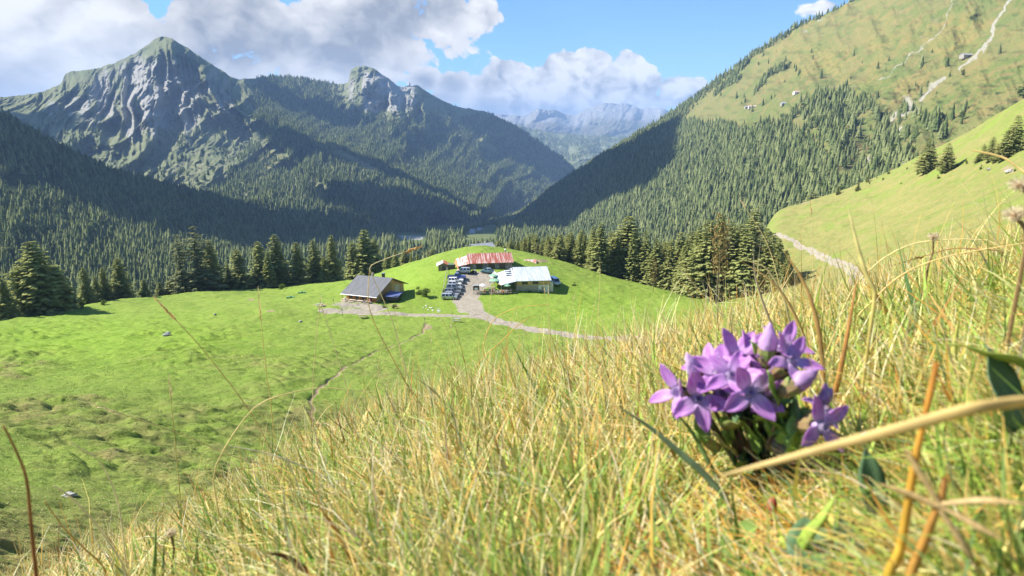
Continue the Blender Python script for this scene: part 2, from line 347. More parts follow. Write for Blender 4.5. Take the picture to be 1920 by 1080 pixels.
# valley floor
L_val = loft('valley_floor', [150, 600, 700, 780, 850, 900, 950, 1000, 1100, 1300, 1500], [
    ([660]*11, [520]*11), ([505, 500, 494, 490, 486, 484, 482, 480, 480, 480, 470], [850]*11), ([474, 466, 460, 456, 453, 451, 450, 450, 455, 460, 450], [1200]*11),
    ([440, 440, 438, 436, 434, 430, 424, 420, 430, 440, 430], [1800]*11), ([436, 434, 432, 430, 426, 420, 410, 400, 400, 420, 420], [2700]*11)], 300, 200,
    disp=lambda px, py, T: fbm(px/80, py/20, 3, 3)*.03, mat=M_valley, masks={'dry': lambda px, py, T: 0*px, 'wood': lambda px, py, T: 0*px,
    'rock': lambda px, py, T: .9*inpoly(px, py, [(745, 441), (798, 442), (790, 450), (755, 449)])}, back=False)

# right mountain
rm_c = [900, 930, 1000, 1070, 1150, 1260, 1330, 1400, 1500, 1600, 1700, 1800, 1920, 2100, 2400]
rm_top = [446, 432, 380, 330, 278, 212, 160, 110, 48, 0, -60, -120, -200, -300, -420]
rm_rt = [2700, 2680, 2600, 2500, 2400, 2300, 2200, 2100, 2000, 1900, 1850, 1800, 1750, 1700, 1650]
def d_rm(px, py, T):
    d = -(ridg(px/150-py/260, py/190+px/400, 5, 71)-.5)*.085*(1-.5*T)-(ridg(px/34-py/80, py/60, 4, 73)-.5)*.016
    for pts, w, amt in (([(1890, 0), (1800, 110), (1730, 175), (1640, 240), (1600, 330)], 26, .035), ([(1700, 200), (1640, 260), (1600, 300)], 30, .03)):
        dd, q = dline(px, py, pts); d = d + amt*np.exp(-(dd/w)**2)
    return d
STREAM = [(1895, -5), (1862, 55), (1850, 85), (1825, 110), (1800, 130)]
STREAM2 = [(1772, 148), (1745, 160), (1725, 185)]
STREAM3 = [(1690, 240), (1660, 265), (1630, 295), (1605, 312)]
SCREE = [(1785, 0), (1770, 50), (1735, 85), (1700, 110), (1665, 140), (1650, 152)]
def rock_rm(px, py, T):
    n = fbm(px/14, py/14, 3, 5); r = 0*px
    for pts, w, a in ((STREAM, 3.5, .85), (STREAM2, 6, .7), (STREAM3, 5, .75), (SCREE, 2.0, .6), ([(1700, 185), (1715, 205), (1672, 222)], 11, .62), ([(1600, 200), (1605, 240)], 4, .6)):
        dd, q = dline(px+n*5, py+n*5, pts); r = np.maximum(r, a*np.exp(-(dd/w)**2))
    r = np.maximum(r, .48*sstep(.25, .6, fbm(px/35, py/5, 4, 77))*sstep(1640, 1700, px)*sstep(130, 60, py)*sstep(1820, 1760, px))
    r = np.maximum(r, .5*np.exp(-((px-(1545-(py-30)*1.25))/16)**2)*sstep(95, 60, py)*sstep(.0, .4, fbm(px/12, py/8, 3, 8)))
    r = np.maximum(r, .45*np.exp(-((py-(163+(px-1560)*-.03))/2.5)**2)*sstep(1520, 1550, px)*sstep(1640, 1600, px))
    return r
L_rm = loft('right_mountain', rm_c, [
    ([520, 520, 520, 520, 520, 520, 510, 500, 480, 450, 420, 400, 380, 350, 330], [1300, 1200, 1000, 900, 800, 700, 650, 600, 560, 540, 520, 500, 500, 480, 470]),
    ([470, 462, 456, 450, 440, 430, 420, 410, 390, 355, 320, 280, 240, 190, 140], [2000, 1950, 1500, 1300, 1150, 1000, 900, 850, 800, 740, 700, 680, 660, 650, 640]),
    ([456, 446, 415, 385, 350, 310, 280, 250, 215, 180, 150, 110, 70, 10, -60], [2350, 2300, 2000, 1800, 1650, 1500, 1400, 1300, 1200, 1150, 1100, 1050, 1000, 960, 930]),
    (rm_top, rm_rt)], 700, 420, tk=[0, .2, .55, 1], disp=d_rm, mat=M_right,
    zn=lambda px, py, T: fbm(px/20, py/60, 4, 2)*2.5*T,
    masks={'rock': rock_rm, 'dry': lambda px, py, T: np.clip(.25+.5*fbm(px/90, py/60, 3, 14), 0, 1)*sstep(240, 120, py),
           'wood': lambda px, py, T: .6*sstep(.12, .4, fbm(px/11, py/6, 4, 15))*sstep(1500, 1620, px)*sstep(120, 190, py)+.35*sstep(.2, .45, fbm(px/16, py/7, 4, 16))})
# ------------------------------------------------------------------ near terrain: one height field in azimuth and range
H0 = .21                                          # lens above the turf
cr_px = [-700, -400, 0, 150, 300, 450, 640, 800, 960, 1100, 1200, 1330, 1440, 1600, 1760, 1920, 2100, 2500]
cr_py = [1700, 1400, 1130, 1075, 1015, 920, 815, 755, 712, 676, 652, 622, 590, 555, 515, 470, 410, 300]
cra, crv = azv(cr_px, cr_py)
CC = .014
def vcrest(a):
    """slope (z over range) of the line of sight that grazes the near crest"""
    t = pchip(cra, crv, a); pl = .40*np.sin(a)-.30*np.cos(a)-.12
    w = sstep(.62, .85, np.abs(a)); return t*(1-w)+pl*w
def v_near(a, r): return vcrest(a) - .016 + 2*math.sqrt(H0*CC) - H0/r - CC*r
# rows of the meadow beyond the crest: (px, py, range)
MC = [-500, -200, 0, 200, 400, 540, 650, 720, 800, 850, 900, 950, 1000, 1050, 1100, 1200, 1320, 1400, 1450, 1520, 1600, 1750, 1920, 2200, 2500]
ROWS = [
 # first ground seen past the crest
 ([1500, 1260, 1120, 1050, 960, 880, 820, 785, 752, 735, 722, 710, 700, 688, 676, 652, 622, 602, 588, 572, 552, 515, 470, 400, 320],
  [22, 26, 32, 38, 46, 56, 66, 72, 78, 81, 84, 87, 90, 94, 98, 104, 108, 108, 106, 104, 100, 92, 84, 72, 60]),
 ([900, 820, 800, 770, 740, 710, 690, 680, 668, 662, 656, 651, 648, 642, 638, 620, 600, 585, 572, 555, 535, 490, 440, 350, 260],
  [60, 62, 70, 76, 84, 92, 100, 105, 110, 112, 114, 116, 118, 120, 122, 126, 130, 132, 132, 130, 126, 124, 120, 110, 100]),
 ([740, 700, 680, 660, 635, 616, 604, 600, 596, 594, 593, 592, 592, 592, 592, 590, 588, 572, 556, 532, 508, 450, 390, 300, 200],
  [110, 112, 118, 124, 132, 140, 145, 147, 149, 150, 150, 150, 150, 150, 150, 150, 150, 155, 160, 168, 175, 180, 175, 165, 155]),
 ([690, 650, 632, 610, 590, 577, 570, 568, 565, 562, 560, 558, 555, 557, 562, 572, 575, 555, 530, 500, 470, 400, 330, 230, 130],
  [150, 152, 158, 165, 170, 170, 166, 165, 167, 168, 168, 168, 170, 172, 172, 170, 166, 185, 215, 230, 235, 240, 230, 220, 210]),
 ([660, 622, 607, 578, 560, 553, 548, 545, 522, 510, 504, 508, 512, 520, 532, 550, 568, 545, 480, 455, 430, 350, 270, 170, 70],
  [180, 185, 195, 215, 225, 222, 205, 195, 186, 186, 188, 187, 188, 190, 188, 182, 174, 240, 290, 300, 305, 310, 300, 290, 280]),
 # the skyline of the meadow
 ([658, 620, 604, 566, 548, 540, 528, 512, 486, 474, 468, 474, 484, 497, 512, 538, 562, 520, 404, 380, 352, 282, 190, 80, -20],
  [190, 195, 202, 232, 245, 244, 238, 230, 222, 218, 214, 212, 208, 205, 202, 194, 180, 330, 400, 420, 430, 420, 400, 380, 370]),
 # behind it
 ([690, 660, 650, 615, 595, 590, 580, 568, 550, 545, 540, 540, 545, 550, 560, 580, 590, 530, 440, 420, 400, 340, 250, 140, 40],
  [230, 235, 250, 290, 310, 310, 310, 310, 310, 310, 310, 310, 300, 300, 300, 290, 280, 430, 520, 540, 550, 540, 500, 480, 470]),
 ([760, 740, 730, 700, 690, 680, 660, 640, 620, 610, 600, 600, 600, 600, 600, 600, 600, 560, 520, 500, 480, 420, 330, 220, 120],
  [380, 390, 420, 520, 560, 560, 560, 560, 560, 560, 560, 560, 560, 560, 560, 560, 560, 580, 640, 650, 650, 640, 620, 600, 580])]
NA, NR = 1150, 1000
A_ax = np.linspace(rad(-62), rad(58), NA); LR = np.linspace(math.log(28), math.log(640), NR)
ctl_r = []; ctl_z = []
for r0 in (26., 34.): pass
for pyl, rl in ROWS:
    a, v = azv(MC, pyl); lr = pchip(a, np.log(rl), A_ax); vv = pchip(a, v, A_ax); ctl_r.append(lr); ctl_z.append(vv*np.exp(lr))
ctl_r = np.array(ctl_r); ctl_z = np.array(ctl_z)
def smooth_cols(M, k):
    ker = np.hanning(k); ker /= ker.sum(); P = np.pad(M, ((0, 0), (k//2, k//2)), 'edge'); return np.array([np.convolve(p, ker, 'valid') for p in P])
ctl_r = smooth_cols(ctl_r, 21); ctl_z = smooth_cols(ctl_z, 21)
# join to the near slope: r=4..18 follow the near law
nearr = np.array([.5, 2., 5., 9., 14.])
def profile(ai, lr):
    """z at log ranges lr for azimuth index ai"""
    a = A_ax[ai]; k = int(np.searchsorted(nearr, 1e9)); zn = v_near(a, nearr)*nearr
    xk = np.concatenate([np.log(nearr), ctl_r[:, ai]]); yk = np.concatenate([zn, ctl_z[:, ai]])
    return pchip(np.exp(xk), yk, np.exp(lr))
ZG = np.stack([profile(i, LR) for i in range(NA)], 1)            # (NR, NA)
RR = np.exp(LR)[:, None]*np.ones((1, NA)); AA = np.ones((NR, 1))*A_ax[None]
Xg = np.sin(AA)*RR; Yg = np.cos(AA)*RR
pxg, pyg = pix(np.stack([Xg, Yg, ZG], -1))
# hummocks and cattle terraces
tx = fbm(Xg/14, Yg/14, 3, 3)
flatz = np.exp(-(((pxg-900)/150)**2+((pyg-535)/55)**2)**2)       # farmyard is smoother
leftm = sstep(1000, 300, pxg)*sstep(560, 640, pyg)
ter = np.abs(np.sin((Yg*.62+Xg*.30+fbm(Xg/9, Yg/9, 3, 12)*3.4)*1.45))
ZG = ZG + fbm(Xg/22, Yg/22, 3, 1)*.9*(1-flatz*.85) + fbm(Xg/5, Yg/5, 4, 2, .6)*.36*(1-flatz*.85)
ZG = ZG + (ter*.46+fbm((Xg*.8+Yg*.5)/2.6, (Yg-Xg*.4)/1.1, 4, 6, .6)*.6)*sstep(-.4, .2, tx)*leftm + fbm(Xg/1.6, Yg/1.6, 3, 16)*.16*(1-flatz*.8)
_rm = sstep(1420, 1540, pxg); ZG = ZG + _rm*(fbm(Xg/17, Yg/17, 3, 19)*1.6+fbm(Xg/3.2, Yg/3.2, 4, 18, .6)*.55)
def bump_at(px, py, w, h, dz):
    global ZG; ZG = ZG + dz*np.exp(-(((pxg-px)/w)**2+((pyg-py)/h)**2))
bump_at(515, 588, 34, 8, 1.1); bump_at(560, 545, 30, 6, .5)
# tracks: lines on the map (px,py) turned to ground distances
def near_hit_grid(px, py, grid=None):
    """first ground point seen past the crest through a pixel"""
    a, v = azv(px, py); ai = int(np.clip(np.round((a-A_ax[0])/(A_ax[1]-A_ax[0])), 0, NA-1)); vv = ZG[:, ai]/RR[:, ai]
    k = np.where((vv >= v) & (RR[:, ai] > 45))[0]; k = k[0] if len(k) else NR-1
    if k > 0 and vv[k] != vv[k-1]:
        t = float(np.clip((v-vv[k-1])/(vv[k]-vv[k-1]), 0, 1)); r = RR[k-1, ai]*(1-t)+RR[k, ai]*t
    else: r = RR[k, ai]
    return math.sin(a)*r, math.cos(a)*r
def hz(x, y):
    x = np.asarray(x, float); y = np.asarray(y, float); r = np.hypot(x, y); a = np.arctan2(x, y)
    fi = np.clip((a-A_ax[0])/(A_ax[1]-A_ax[0]), 0, NA-1.001); fj = np.clip((np.log(np.maximum(r, 1e-3))-LR[0])/(LR[1]-LR[0]), 0, NR-1.001)
    i = fi.astype(int); j = fj.astype(int); s = fi-i; t = fj-j
    zf = (ZG[j, i]*(1-s)+ZG[j, i+1]*s)*(1-t)+(ZG[j+1, i]*(1-s)+ZG[j+1, i+1]*s)*t
    zn = near_z(a, r); return np.where(r < math.exp(LR[0]), zn, zf)
PRF_R = np.linspace(math.log(.04), LR[0], 240)
AN = np.linspace(-math.pi, math.pi, 721)
def _near_table():
    T = np.zeros((240, 721)); rr = np.exp(PRF_R)
    for k, a in enumerate(AN):
        w = 1-sstep(.95, 1.01, abs(a)); zn = v_near(np.array([a]), nearr)*nearr; z1 = v_near(np.array([a]), rr)*rr
        if w > 0:
            ai = int(np.clip(np.round((a-A_ax[0])/(A_ax[1]-A_ax[0])), 0, NA-1)); xk = np.concatenate([nearr, np.exp(ctl_r[:, ai])]); yk = np.concatenate([zn, ctl_z[:, ai]])
            z2 = np.where(rr < nearr[0], z1, pchip(xk, yk, rr)); T[:, k] = z2*w + z1*(1-w)
        else: T[:, k] = z1
    return T
NT_Z = _near_table()
def near_z(a, r):
    fi = np.clip((a-AN[0])/(AN[1]-AN[0]), 0, 719.999); fj = np.clip((np.log(np.maximum(r, .04))-PRF_R[0])/(PRF_R[1]-PRF_R[0]), 0, 238.999); i = fi.astype(int); j = fj.astype(int); s = fi-i; t = fj-j
    z = (NT_Z[j, i]*(1-s)+NT_Z[j, i+1]*s)*(1-t)+(NT_Z[j+1, i]*(1-s)+NT_Z[j+1, i+1]*s)*t
    x = np.sin(a)*r; y = np.cos(a)*r
    return z + fbm(x/.5, y/.5, 3, 91)*.018*np.clip(r, .3, 1.5) + fbm(x/3, y/3, 2, 92)*.12*sstep(2, 12, r)
# seam: make the far grid start on the near surface
j0 = sstep(LR[0]+.25, LR[0], LR)[:, None]; zseam = near_z(AA[0], RR[0]); ZG = ZG + j0*(zseam-ZG[0])[None]
pxg, pyg = pix(np.stack([Xg, Yg, ZG], -1))
def track(pts): return [near_hit_grid(*p) for p in pts]
T_ROAD = track([(1230, 640), (1160, 633), (1080, 629), (1010, 621), (950, 607), (905, 594), (882, 580), (872, 560), (880, 540), (895, 528), (905, 520)])
T_ROAD2 = track([(905, 596), (870, 593), (820, 592), (760, 590), (700, 589), (650, 586), (610, 582)])
T_TRACK = track([(1625, 530), (1600, 512), (1560, 487), (1520, 468), (1490, 452), (1455, 438)])
T_TR2 = track([(1432, 392), (1460, 375), (1480, 377), (1540, 362), (1600, 370), (1700, 383), (1790, 380), (1900, 376)])
T_PATH = track([(800, 606), (795, 622), (760, 640), (700, 660), (650, 690), (610, 715), (585, 745), (580, 775), (600, 795), (650, 800)])
T_UP = track([(1915, 178), (1890, 185), (1860, 200)])
YARD = [near_hit_grid(*p) for p in ((872, 548), (866, 530), (868, 516), (890, 511), (920, 512), (935, 522), (915, 535), (893, 548), (880, 556))]
CHY = [near_hit_grid(*p) for p in ((625, 570), (655, 564), (705, 572), (722, 578), (700, 584), (655, 584))]
wn = fbm(Xg/3, Yg/3, 3, 33)
def lm(T, w, e=.6):
    d, _ = dline(Xg+wn*.8, Yg+wn*.8, T); return sstep(w+e, w-e, d)
road = np.maximum(lm(T_ROAD, 2.1)*(1-.3*lm(T_ROAD[:7], .25, .4)), lm(T_ROAD2, 1.5)*(1-.55*lm(T_ROAD2, .3, .35))); road = np.maximum(road, lm(T_ROAD[-5:], 3.6, 1.2)*.95)
def polysoft(poly, w): 
    ins = inpoly(Xg, Yg, poly); d, _ = dline(Xg+wn, Yg+wn, poly+[poly[0]]); return np.where(ins, 1, sstep(w, 0, d))
road = np.maximum(road, polysoft(YARD, 1.2)); road = np.maximum(road, polysoft(CHY, 3.0)*.8*(.85+.6*wn))
tr = np.maximum(lm(T_TRACK, 1.4), lm(T_TR2, .5)*.48)
ctr = 1-.55*lm(T_TRACK, .45, .3)
path = lm(T_PATH, .26, .35)*.85
ZG = ZG - path*.22*sstep(.1, .5, path) - np.exp(-((dline(Xg, Yg, T_PATH)[0]-1.3)/.6)**2)*0
soil = path.copy()
for px_, py_, w_, h_ in ((505, 583, 18, 3.2), (800, 612, 12, 8), (470, 562, 14, 3), (905, 478, 26, 3), (740, 572, 22, 5), (1010, 489, 26, 4), (838, 560, 5, 10), (1880, 185, 30, 7), (1480, 380, 55, 6), (1530, 365, 20, 6), (1890, 318, 18, 8), (600, 572, 25, 4)):
    soil = np.maximum(soil, .9*np.exp(-(((pxg-px_)/w_)**2+((pyg-py_)/h_)**2))*(.75+.6*wn))
rightm = sstep(1380, 1500, pxg)
dry = np.clip(rightm*(.36+.75*fbm(Xg/7, Yg/7, 4, 44)+.30*sstep(220, 420, pyg)), 0, 1)
dry = np.maximum(dry, np.clip(sstep(-.25, .35, tx)*leftm*.9*sstep(640, 720, pyg)*(.5+fbm(Xg/2.5, Yg/2.5, 3, 55)), 0, 1))
dry = np.maximum(dry, sstep(60, 30, RR)*.8)
lush = np.exp(-(((pxg-150)/330)**2+((pyg-640)/60)**2)) + .75*np.exp(-(((pxg-820)/260)**2+((pyg-530)/60)**2)) + .5*np.exp(-(((pxg-1150)/150)**2+((pyg-580)/40)**2))
lush = np.clip(lush, 0, 1)

# materials of the meadow: one node set, the road and soil follow their own attributes
def meadow_mat():
    m, t, o = newmat('meadow_turf'); pos = t.new('ShaderNodeNewGeometry').outputs['Position']
    st = t.mapping(pos, (1, 1, 1))
    n0 = t.noise(pos, .07, 4, .55); n1 = t.noise(pos, .33, 6, .62, .6); n2 = t.noise(t.mapping(pos, (.55, 1.7, 1), rot=(0, 0, .3)), 1.5, 6, .68, .8); n3 = t.noise(pos, 7, 4, .75)
    c = t.mix(t.ramp(n0, .36, .62), (.17, .25, .035), (.225, .31, .05)); c = t.mix(t.ramp(n1, .36, .66), c, (.24, .30, .058))
    c = t.mix(t.math('MULTIPLY', t.attr('lush'), .8), c, t.mix(t.ramp(n1, .3, .7), (.20, .33, .025), (.27, .39, .045)))
    c = t.mix(t.math('MULTIPLY', t.attr('dry'), 1.7, clamp=True), c, t.mix(t.ramp(n1, .35, .65), (.17, .22, .05), (.26, .25, .08)))
    dr = t.math('MULTIPLY', t.attr('dry'), t.ramp(n2, .40, .60)); c = t.mix(dr, c, t.mix(t.ramp(n3, .3, .7), (.31, .25, .08), (.46, .37, .15)))
    c = t.mix(t.ramp(n2, .50, .72, 0, .75), c, t.mix(1., c, (.36, .46, .5), 'MULTIPLY'))
    c = t.mix(t.ramp(n3, .35, .75, 0, .42), c, t.mix(1., c, (.5, .58, .5), 'MULTIPLY'))
    so = t.ramp(t.math('ADD', t.attr('soil'), t.math('MULTIPLY', t.math('SUBTRACT', n2, .5), .9)), .42, .6)
    c = t.mix(t.math('MULTIPLY', so, t.ramp(t.attr('soil'), .02, .3)), c, t.mix(t.ramp(n3, .3, .7), (.26, .19, .11), (.36, .29, .18)))
    rd = t.ramp(t.math('ADD', t.attr('road'), t.math('MULTIPLY', t.math('SUBTRACT', t.math('ADD', t.math('MULTIPLY', n3, .5), t.math('MULTIPLY', n2, .5)), .5), 1.3)), .38, .62); rd = t.math('MULTIPLY', rd, t.ramp(t.attr('road'), .02, .2))
    c = t.mix(rd, c, t.mix(t.ramp(n2, .35, .65), (.29, .25, .19), (.41, .36, .29)))
    v = t.new('ShaderNodeTexVoronoi'); t.put(v.inputs['Vector'], pos); v.inputs['Scale'].default_value = .42
    st_ = t.math('MULTIPLY', t.ramp(v.outputs['Distance'], .10, .04), t.math('MULTIPLY', t.attr('dry'), .8)); c = t.mix(st_, c, (.55, .52, .40))
    b = bsdf(t, c, .92, .12); bp = t.new('ShaderNodeBump'); bp.inputs['Strength'].default_value = 1; bp.inputs['Distance'].default_value = .30
    t.put(bp.inputs['Height'], t.math('ADD', t.math('MULTIPLY', n3, .35), t.math('ADD', n2, t.math('MULTIPLY', n1, 1.2)))); t.put(b.inputs['Normal'], bp.outputs[0]); t.put(o.inputs[0], b.outputs[0]); return m
M_turf = meadow_mat()
Vg = np.stack([Xg, Yg, ZG], -1).reshape(-1, 3); FG = gridfaces(NR, NA)
att = {'dry': dry.ravel(), 'road': road.ravel(), 'soil': np.clip(soil, 0, 1).ravel(), 'lush': lush.ravel()}
att['road'] = np.maximum(att['road'], (tr*ctr).ravel())
cls = np.zeros(len(Vg), int); cls[(road.ravel() > .5)] = 1; cls[((tr.ravel() > .5) & (cls == 0))] = 2; cls[((path.ravel() > .5) & (cls == 0))] = 3
cf = cls[FG].max(1)
for nm, k in (('meadow_ground', 0), ('gravel_road', 1), ('farm_track', 2), ('dirt_footpath', 3)):
    f = FG[cf == k]
    if len(f) == 0: continue
    ids, inv = np.unique(f, return_inverse=True)
    link(nm, npmesh(nm, Vg[ids], inv.reshape(-1, 4), True, {q: w[ids] for q, w in att.items()}), M_turf, kind='structure')
# near hillside under the long grass
an = np.concatenate([np.linspace(-math.pi, rad(-62), 60)[:-1], A_ax[::3], np.linspace(rad(58), math.pi, 60)[1:]]); lr_ = np.linspace(math.log(.05), LR[0], 260)
a2, r2 = np.meshgrid(an, np.exp(lr_)); z2 = near_z(a2, r2); z2[-1] = near_z(a2[-1], r2[-1])
Vn = np.stack([np.sin(a2)*r2, np.cos(a2)*r2, z2], -1)
def near_mat():
    m, t, o = newmat('hillside_turf'); pos = t.new('ShaderNodeNewGeometry').outputs['Position']
    n1 = t.noise(pos, 1.3, 5, .6); n2 = t.noise(pos, 22, 5, .7)
    c = t.mix(t.ramp(n1, .4, .6), (.13, .11, .04), (.22, .17, .06)); c = t.mix(t.ramp(n2, .35, .65), c, (.12, .13, .03))
    b = bsdf(t, c, .95, .1); bp = t.new('ShaderNodeBump'); bp.inputs['Distance'].default_value = .02; t.put(bp.inputs['Height'], n2); t.put(b.inputs['Normal'], bp.outputs[0]); t.put(o.inputs[0], b.outputs[0]); return m
link('near_hillside', npmesh('near_hillside', Vn.reshape(-1, 3), gridfaces(*a2.shape), True), near_mat(), kind='structure')
def hit(px, py, rmin=45, rmax=640):
    """ground point seen through a pixel (first beyond rmin)"""
    a, v = azv(px, py); r = np.exp(np.linspace(math.log(rmin), math.log(rmax), 6000)); z = hz(np.sin(a)*r, np.cos(a)*r); k = np.where(z/r >= v)[0]; k = k[0] if len(k) else -1
    return Vector((math.sin(a)*r[k], math.cos(a)*r[k], float(z[k])))
def gz(x, y): return float(hz(np.array([x]), np.array([y]))[0])
# ------------------------------------------------------------------ trees
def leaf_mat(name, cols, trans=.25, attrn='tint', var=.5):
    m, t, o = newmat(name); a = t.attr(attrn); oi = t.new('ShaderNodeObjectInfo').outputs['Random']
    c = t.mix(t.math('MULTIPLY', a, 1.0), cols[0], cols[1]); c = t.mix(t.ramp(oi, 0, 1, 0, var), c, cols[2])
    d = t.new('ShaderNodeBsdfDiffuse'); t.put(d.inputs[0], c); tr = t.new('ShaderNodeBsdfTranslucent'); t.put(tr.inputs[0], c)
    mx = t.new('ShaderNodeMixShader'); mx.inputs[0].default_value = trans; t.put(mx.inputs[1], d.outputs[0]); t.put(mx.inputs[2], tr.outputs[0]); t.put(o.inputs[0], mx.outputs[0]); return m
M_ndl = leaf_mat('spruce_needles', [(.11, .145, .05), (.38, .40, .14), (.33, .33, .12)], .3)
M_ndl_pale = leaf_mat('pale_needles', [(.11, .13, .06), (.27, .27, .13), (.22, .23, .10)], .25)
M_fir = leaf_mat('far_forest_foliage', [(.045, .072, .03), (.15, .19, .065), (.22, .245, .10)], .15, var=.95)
M_bush = leaf_mat('bush_leaves', [(.08, .13, .025), (.19, .25, .06), (.14, .19, .05)], .3)
M_rust = leaf_mat('autumn_leaves', [(.13, .11, .04), (.30, .20, .08), (.20, .15, .06)], .3)
M_bark = simple('bark', (.13, .10, .075), .95, spec=.1, var=.4, scale=3, bump=.6, stretch=(1, 1, .2))
def trunk_mesh(h, r, sides=7, seg=6, seed=0):
    R = np.random.default_rng(seed); V = []; 
    for k in range(seg+1):
        f = k/seg; rr = r*(1-f*.93)*(1+.25*(k == 0)); cx, cy = R.normal(0, .004*h, 2)*(k > 0)
        for s in range(sides): V.append((cx+rr*math.cos(s*2*math.pi/sides), cy+rr*math.sin(s*2*math.pi/sides), f*h-.6*(k == 0)))
    Fq = [(k*sides+s, k*sides+(s+1) % sides, (k+1)*sides+(s+1) % sides, (k+1)*sides+s) for k in range(seg) for s in range(sides)]
    return npmesh('trunk', np.array(V), np.array(Fq), True)
def spruce_crown(seed, h=1., wid=.17, base=.06, whorls=46, per=11, droop=.35, irr=.25, bare=0., sprays=7):
    """crown of a unit-high spruce: whorls of drooping boughs, each a chain of leaf-like sprays with side twigs"""
    R = np.random.default_rng(seed); V = []; T = []
    side_irr = R.uniform(.8, 1.15, 8)
    for w in range(whorls):
        f = (w+R.uniform(-.4, .4))/whorls; f = min(max(f, 0), .985); z = base+(1-base)*f
        env = wid*1.15*(1-f)**.66*(1-.35*math.exp(-f*14))*(1+irr*(vn(np.array(f*9.), np.array(seed*3.1), 5)-.5)*1.6)+.006
        nb = max(4, int(per*(1-f*.55)))
        ph = R.uniform(0, 6.28)
        for b in range(nb):
            if R.random() < bare: continue
            an = ph+b*6.283/nb+R.uniform(-.3, .3); L = env*R.uniform(.62, 1.12)*side_irr[int(an/6.283*8) % 8]
            ca, sa = math.cos(an), math.sin(an); dr = droop*R.uniform(.6, 1.3)*(1-.6*f); ns = max(3, int(sprays*(.45+.55*L/wid)))
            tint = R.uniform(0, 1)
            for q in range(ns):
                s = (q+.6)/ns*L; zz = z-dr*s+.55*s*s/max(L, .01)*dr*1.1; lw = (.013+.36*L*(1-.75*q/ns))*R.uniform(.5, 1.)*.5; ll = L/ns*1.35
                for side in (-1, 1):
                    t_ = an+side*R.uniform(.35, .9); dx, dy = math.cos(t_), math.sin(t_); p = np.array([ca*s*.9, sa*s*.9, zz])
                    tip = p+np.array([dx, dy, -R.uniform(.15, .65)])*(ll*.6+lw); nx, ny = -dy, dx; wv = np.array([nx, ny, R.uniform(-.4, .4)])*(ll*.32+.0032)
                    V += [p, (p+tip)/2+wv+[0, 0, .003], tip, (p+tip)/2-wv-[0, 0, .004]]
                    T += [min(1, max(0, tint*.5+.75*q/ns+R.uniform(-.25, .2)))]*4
    V = np.array(V)*h; return npmesh('crown', V, np.arange(len(V)).reshape(-1, 4), False, {'tint': np.array(T)})
def blob_crown(seed, wid=.42, n=900, base=.12, lobes=9, size=.035):
    R = np.random.default_rng(seed); cs = []
    for k in range(lobes):
        a = R.uniform(0, 6.28); rr = R.uniform(0, .6)*wid; cs.append((rr*math.cos(a), rr*math.sin(a), R.uniform(base+.18, .82), R.uniform(.14, .24)))
    V = []; T = []
    for i in range(n):
        c = cs[R.integers(lobes)]; d = R.normal(size=3); d /= np.linalg.norm(d); p = np.array(c[:3])+d*c[3]*R.uniform(.6, 1.05); u = np.cross(d, R.normal(size=3)); u /= np.linalg.norm(u); v = np.cross(d, u)+d*R.uniform(-.5, .5); s = size*R.uniform(.6, 1.4)
        V += [p-u*s, p+v*s*.7, p+u*s, p-v*s*.7]; T += [R.uniform(0, 1)]*4
    return npmesh('crown', np.array(V), np.arange(len(V)).reshape(-1, 4), False, {'tint': np.array(T)})
def far_fir(seed, wid=.16, tiers=5, sides=7):
    """small tree seen from a kilometre: ragged tiers of a crown"""
    R = np.random.default_rng(seed); V = []; Fq = []; T = []
    for k in range(tiers):
        z0 = .08+.80*k/tiers; z1 = min(1.0, z0+.36); r = wid*(1-k/tiers)**.85*R.uniform(.85, 1.1)+.012; b = len(V)
        for s in range(sides*2):
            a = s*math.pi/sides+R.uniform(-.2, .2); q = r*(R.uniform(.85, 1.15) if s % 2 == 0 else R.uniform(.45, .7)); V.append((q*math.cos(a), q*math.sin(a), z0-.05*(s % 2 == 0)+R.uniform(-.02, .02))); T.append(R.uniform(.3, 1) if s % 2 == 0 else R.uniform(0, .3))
        V.append((R.normal(0, .006), R.normal(0, .006), z1)); T.append(R.uniform(.3, .9)); top = len(V)-1
        for s in range(sides*2): Fq.append((b+s, b+(s+1) % (sides*2), top))
    return npmesh('far_fir', np.array(V), np.array(Fq), False, {'tint': np.array(T)})

# near trees: crown and trunk as parts, every tree a thing
SPR = [(spruce_crown(11, wid=.17), trunk_mesh(.96, .013, seed=1)), (spruce_crown(12, wid=.20, irr=.5), trunk_mesh(.96, .014, seed=2)),
       (spruce_crown(13, wid=.145), trunk_mesh(.96, .012, seed=3)), (spruce_crown(14, wid=.18, droop=.5, irr=.4), trunk_mesh(.96, .013, seed=4))]
PALE = (spruce_crown(15, wid=.20, whorls=34, per=8, irr=.8, bare=.22, droop=.3), trunk_mesh(.98, .016, seed=5))
WIDE = (spruce_crown(16, wid=.27, whorls=40, per=13, irr=.3, droop=.25), trunk_mesh(.95, .02, seed=6))
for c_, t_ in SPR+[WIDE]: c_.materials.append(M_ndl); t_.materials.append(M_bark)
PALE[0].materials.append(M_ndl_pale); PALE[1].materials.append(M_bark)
BUSH = [blob_crown(31, .45, 1000, 0.0), blob_crown(32, .5, 900, 0.0, 7)]; RUST = blob_crown(33, .34, 420, .12, 14, .022)
for b in BUSH: b.materials.append(M_bush)
RUST.materials.append(M_rust); TB = trunk_mesh(.6, .02, seed=8); TB.materials.append(M_bark)
ntree = [0]
def plant(name, meshes, loc, h, label, cat, group=None, wid=1., sink=.3):
    root = empty(name, (loc[0], loc[1], loc[2]-sink), random.uniform(0, 6.28), label=label, cat=cat, group=group)
    root.scale = (h*wid, h*wid, h)
    c = link('crown', meshes[0], None, root); t = link('trunk', meshes[1], None, root); ntree[0] += 1
    return root
